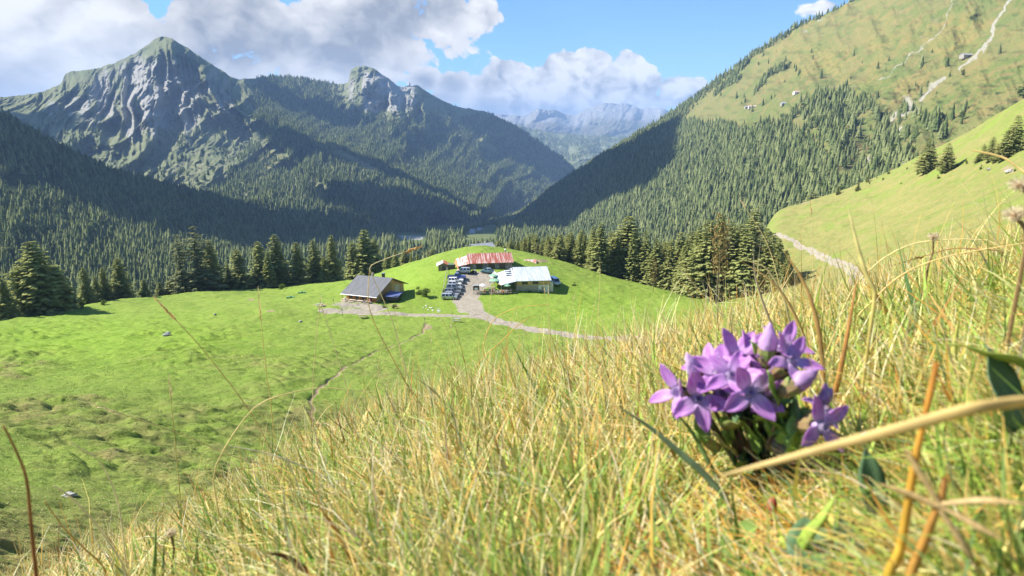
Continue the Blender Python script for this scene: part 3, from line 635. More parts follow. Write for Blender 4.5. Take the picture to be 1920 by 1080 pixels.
def from_px(px, pyb, r):
    """stand a tree at range r in the direction of px, on the ground"""
    a, _ = azv(px, pyb); x, y = math.sin(a)*r, math.cos(a)*r; return (x, y, gz(x, y))
def h_for(px, pyt, loc):
    """height that brings the top of a tree at loc up to the line of sight of (px, pyt)"""
    r = math.hypot(loc[0], loc[1]); _, v = azv(px, pyt); return float(v)*r-loc[2]
GL = 'spruces along the far edge of the meadow'
# (px, py top, range, kind, width factor, label)
row = [(8, 520, 205, 0, 1.2, 'spruce cut by the left edge of the picture at the rim of the meadow'),
 (40, 500, 216, 1, 1.0, 'shadowy spruce just left of the big broad spruce on the left'),
 (76, 450, 212, 'w', 1.05, 'largest broad spruce at the far left of the meadow rim'),
 (112, 497, 214, 1, 1.3, 'darker full spruce leaning against the right side of the big broad spruce'),
 (164, 500, 232, 1, .9, 'smaller spruce right of the broad pair on the left meadow rim'),
 (183, 516, 236, 2, 1.1, 'narrow low spruce between two taller ones on the left meadow rim'),
 (199, 500, 238, 0, 1.0, 'spruce second from the right in the left clump'),
 (229, 482, 240, 0, 1.25, 'pointed dark spruce at the right end of the left clump'),
 (273, 522, 250, 0, 1.4, 'young spruce in the gap of the meadow rim left of the tall pale spruce'),
 (302, 528, 252, 2, 1.5, 'young spruce second in the gap of the meadow rim'), (318, 524, 252, 2, 1.5, 'young spruce at the foot of the tall pale spruces'),
 (345, 438, 250, 'p', .85, 'slim pale spruce left of the tallest pale spruce in the row'),
 (377, 423, 252, 'p', 1.25, 'tallest pale grey-green spruce with a thinning crown on the meadow rim'),
 (402, 450, 256, 0, 1.1, 'dark spruce at the right shoulder of the tall pale spruce'),
 (432, 492, 258, 2, 1.0, 'thin low spruce right of the tall pale spruces'),
 (452, 467, 257, 1, 1.1, 'separate cone shaped spruce between the pale spruces and the group of three'),
 (492, 452, 258, 1, 1.0, 'left spruce of the tall group above the knoll meadow'),
 (524, 440, 258, 0, 1.25, 'tallest spruce of the group above the knoll meadow'),
 (508, 470, 252, 2, 1.0, 'slim spruce filling the middle of the tall group'),
 (562, 454, 256, 0, 1.1, 'rounded spruce right of the tall group behind the meadow'),
 (594, 449, 258, 2, 1.15, 'narrow pointed spruce with a bare stem above the chalet meadow'),
 (628, 441, 254, 0, 1.0, 'spruce behind the left end of the grey roofed chalet'),
 (612, 480, 252, 1, .9, 'low spruce in front of the narrow pointed one'),
 (665, 455, 262, 1, .95, 'spruce behind the ridge of the grey roofed chalet'),
 (688, 430, 262, 'w', .85, 'dark tall spruce directly behind the chalet roof'),
 (706, 448, 264, 0, 1.1, 'dark spruce at the right side of the one behind the chalet roof')]
for px, pyt, r, k, w, lab in row:
    loc = from_px(px, 560, r+6); h = h_for(px, pyt, loc); ms = WIDE if k == 'w' else PALE if k == 'p' else SPR[k]
    plant('spruce_tree', ms, loc, h*1.04, lab, 'spruce', GL, w*1.38)
for px, pyt, r, s, lab in ((528, 527, 240, 7, 'bright green round bush at the foot of the tall spruce group'), (270, 540, 243, 6, 'light green bush at the meadow rim in the gap of the spruces'), (190, 566, 226, 4, 'flat green bush on the rim below the left spruce clump'),
                   (150, 570, 222, 5, 'dull green bush below the broad spruces on the left')):
    loc = from_px(px, 550, r); h = max(2.5, h_for(px, pyt, loc)); plant('bush', (BUSH[0], TB), loc, h, lab, 'bush', None, 1.4, .6)
# wood behind the farm and to its right: many alike, at real spacing on the slope below the knoll
forest_pts = []
def wood(poly_gen, n, group, label, top, hr=(17, 25), dmin=3.2, kinds=(0, 1, 2, 3)):
    cnt = 0; tries = 0
    while cnt < n and tries < n*60:
        tries += 1; px, r = poly_gen(); a, _ = azv(px, 520); a = float(a); x, y = math.sin(a)*r, math.cos(a)*r
        if any((x-q[0])**2+(y-q[1])**2 < dmin**2 for q in forest_pts): continue
        z = gz(x, y); h = random.uniform(*hr); zt = z+h; v = zt/r; _, vt = azv(px, top(px)+random.uniform(0, 10)); vt = float(vt)
        if v > vt: h = vt*r-z
        if h < 7: continue
        forest_pts.append((x, y)); q = random.random(); h *= random.uniform(.72, 1.0); plant('spruce_tree', PALE if q < .14 else WIDE if q < .28 else SPR[random.choice(kinds)], (x, y, z), h, label, 'spruce', group, random.uniform(1.0, 1.6)); cnt += 1
    return cnt
ORD = ['first', 'second', 'third', 'fourth', 'fifth', 'sixth', 'seventh', 'eighth', 'ninth', 'tenth', 'eleventh', 'twelfth', 'thirteenth', 'fourteenth', 'fifteenth', 'sixteenth', 'seventeenth', 'eighteenth', 'nineteenth', 'twentieth']
def front_labels(group, words, maxn=20):
    ts = [o for o in C.objects if o.get('group') == group]; ts.sort(key=lambda o: math.hypot(o.location.x, o.location.y)-rim(960+F*math.tan(math.atan2(o.location.x, o.location.y))*.97)); ts = sorted(ts[:maxn], key=lambda o: math.atan2(o.location.x, o.location.y))
    for k, o in enumerate(ts): o['label'] = f'{ORD[k]} spruce from the left along the front edge of {words}'
def lin(*p):
    xs = [q[0] for q in p]; ys = [q[1] for q in p]; return lambda x: float(np.interp(x, xs, ys))
rim = lin((700, 228), (800, 232), (900, 226), (1000, 216), (1050, 212), (1100, 207), (1200, 200), (1320, 186), (1400, 180), (1450, 175), (1500, 168))
random.seed(21)
e_top = lin((690, 455), (800, 462), (860, 446), (905, 462), (940, 440), (1000, 432), (1070, 425), (1150, 400), (1200, 378), (1260, 372), (1330, 366), (1390, 358), (1420, 382), (1450, 430), (1480, 480), (1500, 520))
w1 = wood(lambda: ((p := random.uniform(720, 960)), rim(p)+random.uniform(8, 70))*1, 34, 'spruces beyond the knoll', 'spruce whose top shows behind the knoll of the farm', e_top, (14, 22), 4.5)
w2 = wood(lambda: ((p := random.uniform(955, 1290)), rim(p)+random.uniform(9, 62))*1, 128, 'spruces of the wood right of the farm', 'dark green spruce in the dense wood right of the farm', e_top, (18, 26), 3.6)
w3 = wood(lambda: ((p := random.uniform(1270, 1480)), rim(p)+random.uniform(4, 46))*1, 92, 'spruces at the near end of the wood', 'tall dark spruce at the near end of the wood by the dry grass slope', e_top, (20, 30), 3.4)
front_labels('spruces of the wood right of the farm', 'the wood right of the farm'); front_labels('spruces at the near end of the wood', 'the near end of the wood')
for px, pyt, r, sc, lab in ((1345, 385, 172, 1.2, 'rusty brown leaved tree standing out in front of the dark wood'), (1225, 478, 188, 1.0, 'small orange leaved tree at the foot of the dark wood'), (985, 447, 232, 1.3, 'brownish leafless larch between green spruces behind the red roofed barn')):
    loc = from_px(px, 540, r); h = h_for(px, pyt, loc); plant('autumn_tree', (RUST, TB), loc, h, lab, 'tree', None, .42*sc)
# lone trees on the right hand slope
HILL = [(1735, 256, 325, 'w', 1.15, 'left and larger of the two spruces standing alone on the right slope'), (1772, 265, 322, 'w', 1.15, 'right and smaller of the two spruces standing alone on the right slope'),
 (1898, 213, 292, 'w', 1.1, 'tallest spruce of the clump at the right edge of the slope'), (1884, 248, 300, 'w', 1.6, 'broad green spruce in front of the tallest one at the right edge'),
 (1856, 254, 302, 0, 1.9, 'middle sized spruce left in the clump at the right edge'), (1842, 268, 300, 1, 1.6, 'lower dark spruce at the left end of the clump on the right slope'),
 (1868, 270, 303, 1, 1.8, 'low brownish spruce in the middle of the clump on the right slope'), (1832, 288, 305, 0, 2.4, 'squat spruce at the foot of the clump on the right slope'),
 (1524, 356, 371, 0, 1.9, 'small dark spruce beside the bare earth of the far track'), (1571, 348, 364, 1, 1.6, 'small round spruce right of the far track bend'), (1608, 340, 358, 1, 1.7, 'lower small spruce of the pair on the upper right slope'),
 (1626, 328, 342, 0, 1.8, 'upper small spruce of the pair on the upper right slope')]
for px, pyt, pyb, k, w, lab in HILL:
    p = hit(px, pyb, 120); h = h_for(px, pyt, p); plant('spruce_tree', WIDE if k == 'w' else SPR[k], p, max(h, 2), lab, 'spruce', 'spruces on the right slope', w, .2)
small = [(1592, 348), (1650, 322), (1700, 318), (1480, 385), (1812, 308), (1838, 318), (1902, 322), (1760, 335), (1655, 338), (1690, 345), (1796, 312), (1676, 300), (1720, 328), (1666, 326), (1630, 345), (1644, 334)]
for i, (px, py) in enumerate(small):
    p = hit(px, py, 120); plant('shrub', (BUSH[i % 2], TB), p, random.uniform(1.0, 2.4), 'low dark shrub dotted on the open right slope', 'shrub', 'low shrubs on the right slope', random.uniform(.8, 1.4), .2)

# ---- far forest: uncountable, one object of instanced trees
def not_in(*polys): return lambda px, py: ~np.any([inpoly(px, py, p) for p in polys], axis=0)
fr = []
def add_forest(L, spacing, mask, hr, kind=0, dec=0.0):
    P_ = scatter(L, spacing, mask)
    n = len(P_); k = (rng.random(n) < dec).astype(int) if kind == 0 else np.ones(n, int)
    fr.append((P_, rng.uniform(hr[0], hr[1], n), k)); return n
def m_left(px, py):
    n = fbm(px/45, py/28, 3, 101); clearing = np.exp(-(((px-45)/90)**2+((py-345)/26)**2))+np.exp(-(((px-150)/40)**2+((py-385)/14)**2))*.6
    return np.clip(1.15-clearing*1.35*(n > -.25), .05, 1)
c1 = add_forest(L_left, 5.6, m_left, (8, 17), dec=.2)
MEAD = [[(610, 285), (640, 284), (706, 316), (700, 327), (650, 305)], [(885, 240), (900, 258), (935, 285), (925, 290), (890, 262)], [(575, 342), (600, 345), (620, 356), (600, 362), (578, 352)], [(735, 437), (762, 436), (800, 440), (800, 453), (756, 455), (740, 447)],
        [(862, 440), (926, 420), (932, 440), (905, 449), (872, 450)], [(385, 190), (470, 240), (550, 300), (520, 300), (440, 240)]]
def m_mass(px, py):
    line = np.interp(px, [-400, 0, 200, 330, 420, 470, 520, 560, 600, 640, 700, 760, 820, 900, 1000, 1100], [400, 400, 420, 400, 350, 260, 225, 190, 185, 195, 215, 225, 215, 220, 255, 300])
    n = fbm(px/26, py/14, 4, 111)*26; m = sstep(-14, 18, py+n-line); crest = sstep(470, 500, px)*sstep(640, 610, px)+sstep(905, 930, px); m = np.maximum(m, np.clip(crest, 0, 1)*.9)
    m = np.maximum(m, .3*sstep(.1, .4, fbm(px/20, py/12, 3, 113))*sstep(230, 300, py+px*.1))
    for p in MEAD: m = m*(1-inpoly(px+n*.25, py+n*.12, p))
    light_ = np.exp(-(((px-505)/32)**2+((py-300)/22)**2)); return np.clip(m*(1-.8*light_), 0, 1)
c2 = add_forest(L_mass, 11.5, m_mass, (15, 26), dec=.22)
def m_rm(px, py):
    n = fbm(px/22, py/16, 4, 121); ridge = np.interp(px, rm_c, rm_top)
    up = np.interp(px, [900, 1240, 1260, 1290, 1330, 1400, 1430, 1470, 1500, 1530, 1600, 1625, 1660, 1700, 1800, 1920], [400, 205, 225, 226, 230, 240, 232, 222, 195, 178, 170, 180, 245, 300, 320, 330])
    m = sstep(-4, 6, py+n*14-up)
    gap = inpoly(px+n*14, py+n*14, [(1600, 215), (1640, 215), (1640, 330), (1590, 345), (1565, 330), (1600, 290), (1600, 250)])*.9; m = m*(1-gap)
    m = m*(1-.75*np.exp(-(((px-1490)/30)**2+((py-215)/20)**2)*.5)*(n > 0))*(1-.55*inpoly(px+n*10, py+n*10, [(1480, 220), (1530, 235), (1560, 300), (1500, 270)]))
    band = sstep(1270, 1290, px)*sstep(np.interp(px, [1280, 1400, 1500, 1600], [26, 12, 8, 5]), 0, py-ridge)*.9*sstep(1640, 1540, px)
    left = (px < 1290)*sstep(30, 0, py-ridge-5)
    m = np.maximum(m, np.maximum(band, left*1.0))
    for x0, y0, x1, y1, w in ((1412, 180, 1440, 142, 4), (1440, 142, 1478, 125, 5), (1355, 165, 1385, 150, 5), (1340, 180, 1400, 120, 3)):
        d, _ = dline(px, py, [(x0, y0), (x1, y1)]); m = np.maximum(m, .9*sstep(w, w*.4, d))
    sc = (fbm(px/5, py/4, 2, 131) > .42)*.10*sstep(1300, 1400, px)*sstep(60, 150, py)
    mid = sstep(-.1, .2, fbm(px/18, py/10, 3, 133))*inpoly(px, py, [(1640, 240), (1700, 200), (1780, 215), (1800, 190), (1840, 170), (1800, 240), (1700, 300), (1640, 320), (1600, 345), (1600, 320)])*.6
    return np.clip(np.maximum(m, np.maximum(sc, mid)), 0, 1)
c3 = add_forest(L_rm, 6.0, m_rm, (8, 20), dec=.16)
c4 = add_forest(L_fh, 26, lambda px, py: np.clip(.9-.9*sstep(.05, .3, fbm(px/25, py/9, 3, 141)), 0, 1)*sstep(225, 262, py), (22, 34))
def m_val(px, py):
    m = 1+0*px
    for p in MEAD[3:5]: m = m*(1-inpoly(px, py, p))*(1-inpoly(px, py-9, p))*(1-inpoly(px, py-17, p))
    return m
c5 = add_forest(L_val, 8.5, m_val, (12, 22), dec=.3); PV = fr[-1]; _r = np.hypot(PV[0][:, 0], PV[0][:, 1]); _t = PV[0].copy(); _t[:, 2] += PV[1]; _x, _y = pix(_t)
kp = (_r > 800) | (_y > np.interp(_x, [0, 600, 700, 760, 860, 905, 1000, 1500], [560, 512, 486, 470, 456, 452, 440, 470])); fr[-1] = tuple(q[kp] for q in PV)
# slope below the meadow rim, on the near terrain itself
class _L: pass
Lm = _L(); st = 3; Vm = np.stack([Xg, Yg, ZG], -1)[::st, ::st]; Lm.V = Vm; Lm.px, Lm.py = pix(Vm)
rr_m = np.hypot(Vm[..., 0], Vm[..., 1]); rim_r = np.interp(Lm.px, [-500, 0, 200, 400, 600, 700, 800, 900, 1000, 1100, 1200, 1320, 1400, 1450, 1500], [215, 222, 252, 266, 262, 268, 296, 300, 292, 276, 266, 242, 236, 232, 225])
mk_ = ((rr_m > rim_r) & (Lm.px < 1420+(rr_m-200)*.12)).astype(float)
mk_ = mk_*(1-((Lm.px > 1425) & (rr_m > 330) & (rr_m < 440)))
c6 = add_forest(Lm, 5.6, lambda px, py: mk_[:px.shape[0], :px.shape[1]], (14, 23), dec=.12)
P6, S6, K6 = fr[-1]; top6 = P6.copy(); top6[:, 2] += S6; tpx, tpy = pix(top6)      # the slope falls away: low trees near the rim, taller ones down the slope
lim = np.interp(tpx, [0, 130, 250, 400, 600, 690, 760, 860, 905, 940, 1000, 1070, 1150, 1200, 1260, 1390, 1420, 1450, 1500], [600, 576, 556, 540, 512, 486, 474, 458, 466, 444, 438, 430, 408, 388, 382, 372, 400, 450, 520])
kp = tpy > lim; fr[-1] = (P6[kp], S6[kp], K6[kp])
print('forest counts', c1, c2, c3, c4, c5, c6, 'near trees', ntree[0])
FIRS = [far_fir(41, .18), far_fir(42, .21), far_fir(43, .155), far_fir(44, .19, 6)]
DEC = [blob_crown(51, .36, 70, .05, 6, .10), blob_crown(52, .32, 70, .05, 6, .10)]
M_dec = leaf_mat('far_broadleaf_foliage', [(.075, .115, .03), (.15, .19, .06), (.13, .17, .06)], .2)
src = []
for me in FIRS: me.materials.append(M_fir); src.append((bpy.data.objects.new('fir_source', me), 0))
for me in DEC: me.materials.append(M_dec); src.append((bpy.data.objects.new('broadleaf_source', me), 1))
AP = np.concatenate([f[0] for f in fr]); AS = np.concatenate([f[1] for f in fr]); AK = np.concatenate([f[2] for f in fr])
idx = np.where(AK == 0, rng.integers(0, 4, len(AK)), 4+rng.integers(0, 2, len(AK))); AS = np.where(AK == 1, AS*.6, AS); _q = rng.random(len(AS)); AS = AS*np.where(_q < .25, rng.uniform(.4, .75, len(AS)), np.where(_q > .93, 1.25, 1.0)); AW = AS*rng.uniform(.8, 1.55, len(AS))
me = bpy.data.meshes.new('forest'); me.vertices.add(len(AP)); me.vertices.foreach_set('co', AP.astype(np.float32).ravel())
for nm, arr in (('size', AS), ('spread', AW), ('turn', rng.uniform(0, 6.28, len(AP)))):
    a = me.attributes.new(nm, 'FLOAT', 'POINT'); a.data.foreach_set('value', arr.astype(np.float32))
a = me.attributes.new('which', 'INT', 'POINT'); a.data.foreach_set('value', idx.astype(np.int32))
forest = link('mountain_forest', me, M_fir, kind='stuff', label='dense spruce forest covering the mountainsides and the valley', cat='forest')
ng = bpy.data.node_groups.new('forest_instances', 'GeometryNodeTree'); ng.interface.new_socket('Geometry', in_out='INPUT', socket_type='NodeSocketGeometry'); ng.interface.new_socket('Geometry', in_out='OUTPUT', socket_type='NodeSocketGeometry')
gi = ng.nodes.new('NodeGroupInput'); go = ng.nodes.new('NodeGroupOutput'); mp = ng.nodes.new('GeometryNodeMeshToPoints'); ng.links.new(gi.outputs[0], mp.inputs[0])
jn = ng.nodes.new('GeometryNodeJoinGeometry')
for ob, _ in src[::-1]:
    n = ng.nodes.new('GeometryNodeObjectInfo'); n.inputs['Object'].default_value = ob; n.inputs['As Instance'].default_value = True; ng.links.new(n.outputs['Geometry'], jn.inputs[0])
io = ng.nodes.new('GeometryNodeInstanceOnPoints'); ng.links.new(mp.outputs[0], io.inputs['Points']); ng.links.new(jn.outputs[0], io.inputs['Instance']); io.inputs['Pick Instance'].default_value = True
def na(nm, typ):
    n = ng.nodes.new('GeometryNodeInputNamedAttribute'); n.data_type = typ; n.inputs[0].default_value = nm; return n.outputs[0]
ng.links.new(na('which', 'INT'), io.inputs['Instance Index']); cx = ng.nodes.new('ShaderNodeCombineXYZ'); ng.links.new(na('turn', 'FLOAT'), cx.inputs[2]); ng.links.new(cx.outputs[0], io.inputs['Rotation'])
sc3 = ng.nodes.new('ShaderNodeCombineXYZ'); ng.links.new(na('spread', 'FLOAT'), sc3.inputs[0]); ng.links.new(na('spread', 'FLOAT'), sc3.inputs[1]); ng.links.new(na('size', 'FLOAT'), sc3.inputs[2]); ng.links.new(sc3.outputs[0], io.inputs['Scale']); ng.links.new(io.outputs[0], go.inputs[0])
mod = forest.modifiers.new('instances', 'NODES'); mod.node_group = ng
# ------------------------------------------------------------------ farm: helpers that add shapes to a bmesh
class MB:
    def __init__(s): s.bm = bmesh.new()
    def box(s, x0, x1, y0, y1, z0, z1, M=None):
        vs = [s.bm.verts.new(Vector(p) if M is None else M @ Vector(p)) for p in ((x0, y0, z0), (x1, y0, z0), (x1, y1, z0), (x0, y1, z0), (x0, y0, z1), (x1, y0, z1), (x1, y1, z1), (x0, y1, z1))]
        for f in ((0, 3, 2, 1), (4, 5, 6, 7), (0, 1, 5, 4), (1, 2, 6, 5), (2, 3, 7, 6), (3, 0, 4, 7)): s.bm.faces.new([vs[i] for i in f])
        return s
    def prism(s, pts, a, b, axis='x'):
        """outline pts in the two other axes, extruded from a to b along axis"""
        def P(t, u, v): return {'x': (t, u, v), 'y': (u, t, v), 'z': (u, v, t)}[axis]
        A = [s.bm.verts.new(P(a, *p)) for p in pts]; B = [s.bm.verts.new(P(b, *p)) for p in pts]; n = len(pts)
        s.bm.faces.new(A[::-1]); s.bm.faces.new(B)
        for i in range(n): s.bm.faces.new([A[i], A[(i+1) % n], B[(i+1) % n], B[i]])
        return s
    def slab(s, c, th):
        """thin plate from four corners"""
        c = [Vector(p) for p in c]; n = (c[1]-c[0]).cross(c[3]-c[0]).normalized()*th
        A = [s.bm.verts.new(p) for p in c]; B = [s.bm.verts.new(p+n) for p in c]
        s.bm.faces.new(A[::-1]); s.bm.faces.new(B)
        for i in range(4): s.bm.faces.new([A[i], A[(i+1) % 4], B[(i+1) % 4], B[i]])
        return s
    def tube(s, pts, r, sides=6, r1=None):
        pts = [Vector(p) for p in pts]; R = []; n = len(pts)
        for i, p in enumerate(pts):
            d = (pts[min(i+1, n-1)]-pts[max(i-1, 0)]).normalized(); u = d.cross(Vector((.31, .17, .93))).normalized() if abs(d.z) < .95 else d.cross(Vector((1, 0, 0))).normalized(); v = d.cross(u)
            rr = r if r1 is None else r+(r1-r)*i/(n-1); R.append([s.bm.verts.new(p+(u*math.cos(k*2*math.pi/sides)+v*math.sin(k*2*math.pi/sides))*rr) for k in range(sides)])
        for i in range(n-1):
            for k in range(sides): s.bm.faces.new([R[i][k], R[i][(k+1) % sides], R[i+1][(k+1) % sides], R[i+1][k]])
        s.bm.faces.new(R[0][::-1]); s.bm.faces.new(R[-1]); return s
    def lathe(s, prof, c=(0, 0, 0), n=12, axis='z'):
        R = []
        for r, z in prof:
            R.append([s.bm.verts.new((c[0]+r*math.cos(k*2*math.pi/n), c[1]+r*math.sin(k*2*math.pi/n), c[2]+z) if axis == 'z' else (c[0]+r*math.cos(k*2*math.pi/n), c[1]+z, c[2]+r*math.sin(k*2*math.pi/n))) for k in range(n)])
        for i in range(len(R)-1):
            for k in range(n): s.bm.faces.new([R[i][k], R[i][(k+1) % n], R[i+1][(k+1) % n], R[i+1][k]])
        s.bm.faces.new(R[0][::-1]); s.bm.faces.new(R[-1]); return s
    def build(s, name, mat, parent=None, smooth=False, bevel=0, **kw):
        bmesh.ops.recalc_face_normals(s.bm, faces=s.bm.faces)
        if bevel: bmesh.ops.bevel(s.bm, geom=s.bm.edges[:]+s.bm.verts[:], offset=bevel, segments=2, affect='EDGES', clamp_overlap=True)
        me = bpy.data.meshes.new(name); s.bm.to_mesh(me); s.bm.free()
        if smooth: me.polygons.foreach_set('use_smooth', [True]*len(me.polygons))
        return link(name, me, mat, parent, **kw)
def plank_mat(name, a, b, vert=True, s=5, rough=.85):
    m, t, o = newmat(name); tc = t.new('ShaderNodeTexCoord').outputs['Object']; v = t.mapping(tc, (1, 1, .06) if vert else (.06, .06, 1))
    n = t.noise(v, s, 4, .6); n2 = t.noise(v, s*4, 3, .6); c = t.mix(t.ramp(n, .35, .65), a, b); c = t.mix(t.ramp(n2, .45, .7, 0, .5), c, t.mix(1., c, (.5, .47, .42), 'MULTIPLY'))
    w = t.new('ShaderNodeTexWave', wave_type='BANDS', bands_direction='X' if vert else 'Z'); t.put(w.inputs['Vector'], tc); w.inputs['Scale'].default_value = 1.6; w.inputs['Distortion'].default_value = .4
    c = t.mix(t.ramp(w.outputs[1], .0, .16, .55, 0.), c, (.06, .045, .03)); t.put(o.inputs[0], bsdf(t, c, rough, .15).outputs[0]); return m
def sheet_mat(name, a, b, lo=.45, hi=.55, s=.8, rough=.45, metal=.0, seam=(1.2, .12), stretch=(1, .16, .3)):
    """corrugated or seamed metal roofing: seams run down the slope (local y)"""
    m, t, o = newmat(name); tc = t.new('ShaderNodeTexCoord').outputs['Object']; v = t.mapping(tc, stretch)
    n = t.noise(v, s*3, 5, .6); n2 = t.noise(tc, s*6, 4, .6); c = t.mix(t.ramp(t.math('ADD', n, t.math('MULTIPLY', n2, .25)), lo+.12, hi+.12), a, b)
    c = t.mix(t.ramp(n2, .5, .75, 0, .35), c, t.mix(1., c, (.6, .58, .56), 'MULTIPLY'))
    w = t.new('ShaderNodeTexWave', wave_type='BANDS', bands_direction='X'); t.put(w.inputs['Vector'], tc); w.inputs['Scale'].default_value = seam[0]; w.inputs['Distortion'].default_value = 0
    c = t.mix(t.ramp(w.outputs[1], .0, seam[1], .5, 0.), c, t.mix(1., c, (.5, .5, .5), 'MULTIPLY'))
    b_ = bsdf(t, c, rough, .5, Metallic=metal); bp = t.new('ShaderNodeBump'); bp.inputs['Strength'].default_value = .5; bp.inputs['Distance'].default_value = .03
    t.put(bp.inputs['Height'], w.outputs[1]); t.put(b_.inputs['Normal'], bp.outputs[0]); t.put(o.inputs[0], b_.outputs[0]); return m
W_orange = plank_mat('larch_planks', (.56, .24, .07), (.64, .32, .11)); W_yellow = plank_mat('pale_larch_planks', (.55, .36, .16), (.66, .47, .23)); W_old = plank_mat('weathered_planks', (.20, .16, .12), (.32, .27, .21))
W_grey = plank_mat('grey_planks', (.34, .32, .29), (.46, .44, .40)); W_dark = plank_mat('dark_planks', (.10, .085, .07), (.16, .13, .1))
R_grey = sheet_mat('grey_sheet_roof', (.115, .115, .12), (.145, .145, .15), s=.6, rough=.6, seam=(.8, .08)); R_red = sheet_mat('rusty_red_roof', (.34, .085, .05), (.56, .42, .38), .49, .58, 1.0, .65, seam=(.55, .1), stretch=(1, .05, .1))
R_white = sheet_mat('bare_metal_roof', (.56, .60, .65), (.44, .48, .53), .45, .6, .5, .35, seam=(.5, .06)); R_rustp = sheet_mat('orange_rusted_sheet', (.52, .17, .06), (.60, .27, .12), s=.8, rough=.7, seam=(.8, .1))
R_mix = sheet_mat('half_rusted_sheet', (.55, .16, .08), (.62, .57, .55), .46, .5, 1.4, .6, seam=(.8, .1), stretch=(1, .08, .1)); R_oldgrey = sheet_mat('old_grey_sheet', (.33, .34, .36), (.42, .43, .45), s=.7, rough=.6, seam=(.8, .1))
STONE = simple('stone_wall', (.42, .38, .32), .95, spec=.1, scale=2.2, col2=(.27, .25, .22), bump=.6); PLASTER = simple('white_plaster', (.72, .70, .66), .9, spec=.1, var=.15, scale=1.5)
GLASS = simple('dark_window_glass', (.03, .035, .045), .12, spec=.6); METAL_D = simple('dark_metal', (.05, .05, .055), .4, .6); METAL_L = simple('galvanised_metal', (.5, .52, .54), .4, .7, var=.2)
FRAME = simple('window_frame_wood', (.35, .2, .1), .6, var=.2); SHADE_IN = simple('interior_dark', (.04, .035, .03), .9)
CLOTH = {k: simple('cloth_'+k, c, .85, var=.12, scale=8) for k, c in dict(red=(.55, .04, .04), white=(.75, .74, .72), blue=(.08, .12, .35), black=(.03, .03, .035), green=(.22, .42, .27), orange=(.72, .36, .12), grey=(.3, .3, .32), beige=(.6, .5, .38), yellow=(.75, .6, .1)).items()}
SKIN = simple('skin', (.55, .34, .25), .6, var=.08); HAIR = simple('hair', (.06, .04, .025), .7); TABLEW = simple('table_wood', (.42, .33, .24), .8, var=.25, scale=6)
def window(parent, x, z, w, h, y=0, face='y', frame=FRAME):
    f = MB(); e = .07
    def B(a, b, c, d, y0, y1): f.box(a, b, y0, y1, c, d) if face == 'y' else f.box(y0, y1, a, b, c, d)
    B(x-w/2-e, x+w/2+e, z-e, z, y-.07, y-.005); B(x-w/2-e, x+w/2+e, z+h, z+h+e, y-.07, y-.005); B(x-w/2-e, x-w/2, z, z+h, y-.07, y-.005); B(x+w/2, x+w/2+e, z, z+h, y-.07, y-.005); B(x-.025, x+.025, z, z+h, y-.06, y-.005)
    fr_ = f.build('window', frame, parent); g = MB(); g.box(x-w/2, x+w/2, y-.03, y-.006, z, z+h) if face == 'y' else g.box(y-.03, y-.006, x-w/2, x+w/2, z, z+h); g.build('pane', GLASS, fr_)
def house(name, loc, rz, L, W, eave, rise, oh, wallm, roofm, label, cat, base=1.2, basem=STONE, oh_end=None, back_eave=None, gable_m=None):
    """ridge along local x; front (viewer) side is -y. Returns the root."""
    root = empty(name, loc, rz, label=label, cat=cat); oe = oh if oh_end is None else oh_end; be = eave if back_eave is None else back_eave
    prof = [(-W/2, -2.0), (W/2, -2.0), (W/2, be), (0, eave+rise), (-W/2, eave)]
    MB().prism(prof, -L/2, L/2).build('wall', wallm, root)
    if base: MB().box(-L/2-.06, L/2+.06, -W/2-.06, W/2+.06, -2.2, base).build('stone_base', basem, root)
    sF = rise/(W/2); sB = (eave+rise-be)/(W/2); t = .14; zf = eave-oh*sF; zb = be-oh*sB; zr = eave+rise
    MB().slab([(-L/2-oe, -W/2-oh, zf+.02), (L/2+oe, -W/2-oh, zf+.02), (L/2+oe, 0, zr+.02), (-L/2-oe, 0, zr+.02)], t).build('roof', roofm, root)
    MB().slab([(L/2+oe, W/2+oh, zb+.02), (-L/2-oe, W/2+oh, zb+.02), (-L/2-oe, .0, zr+.02), (L/2+oe, .0, zr+.02)], t).build('roof', roofm, root)
    return root
def yaw_between(a, b): return math.atan2(b.y-a.y, b.x-a.x)
# --- chalet with the grey roof
pA = hit(646, 562); pB = hit(710, 570); yaw = rad(-21); CH = (pA+pB)/2; W_, L_ = 14.2, 9.2
cdir = Vector((math.cos(yaw), math.sin(yaw), 0)); wdir = Vector((-math.sin(yaw), math.cos(yaw), 0)); cc = CH+wdir*(W_/2); cc.z = min(pA.z, pB.z)+.1
ch = house('chalet', cc, yaw, L_, W_, 2.5, 2.9, 1.1, W_orange, R_grey, 'wooden chalet with a plain dark grey roof, left of the car park', 'chalet', base=.35, oh_end=1.0)
MB().prism([(-W_/2+.1, .36), (W_/2-.1, .36), (W_/2-.1, 2.45), (0, 5.3), (-W_/2+.1, 2.45)], L_/2+.003, L_/2+.06).build('gable_boarding', W_yellow, ch)
MB().prism([(-4.6, .4), (.6, .4), (.6, 4.1), (-2.2, 4.1), (-4.6, 3.2)], L_/2+.06, L_/2+.10).build('gable_panel', W_yellow, ch)
MB().box(L_/2+.06, L_/2+.14, 2.2, 4.6, .5, 3.0).build('barn_door', plank_mat('bleached_planks', (.6, .52, .42), (.7, .62, .5)), ch)
for x in (-3.2, -1.2, .8): window(ch, x, .95, 1.0, 1.0, -W_/2)
d_ = MB().box(2.3, 3.2, -W_/2-.06, -W_/2-.004, .36, 2.3).build('door', W_dark, ch); MB().box(2.4, 2.46, -W_/2-.10, -W_/2-.06, 1.2, 1.35).build('handle', METAL_L, d_)
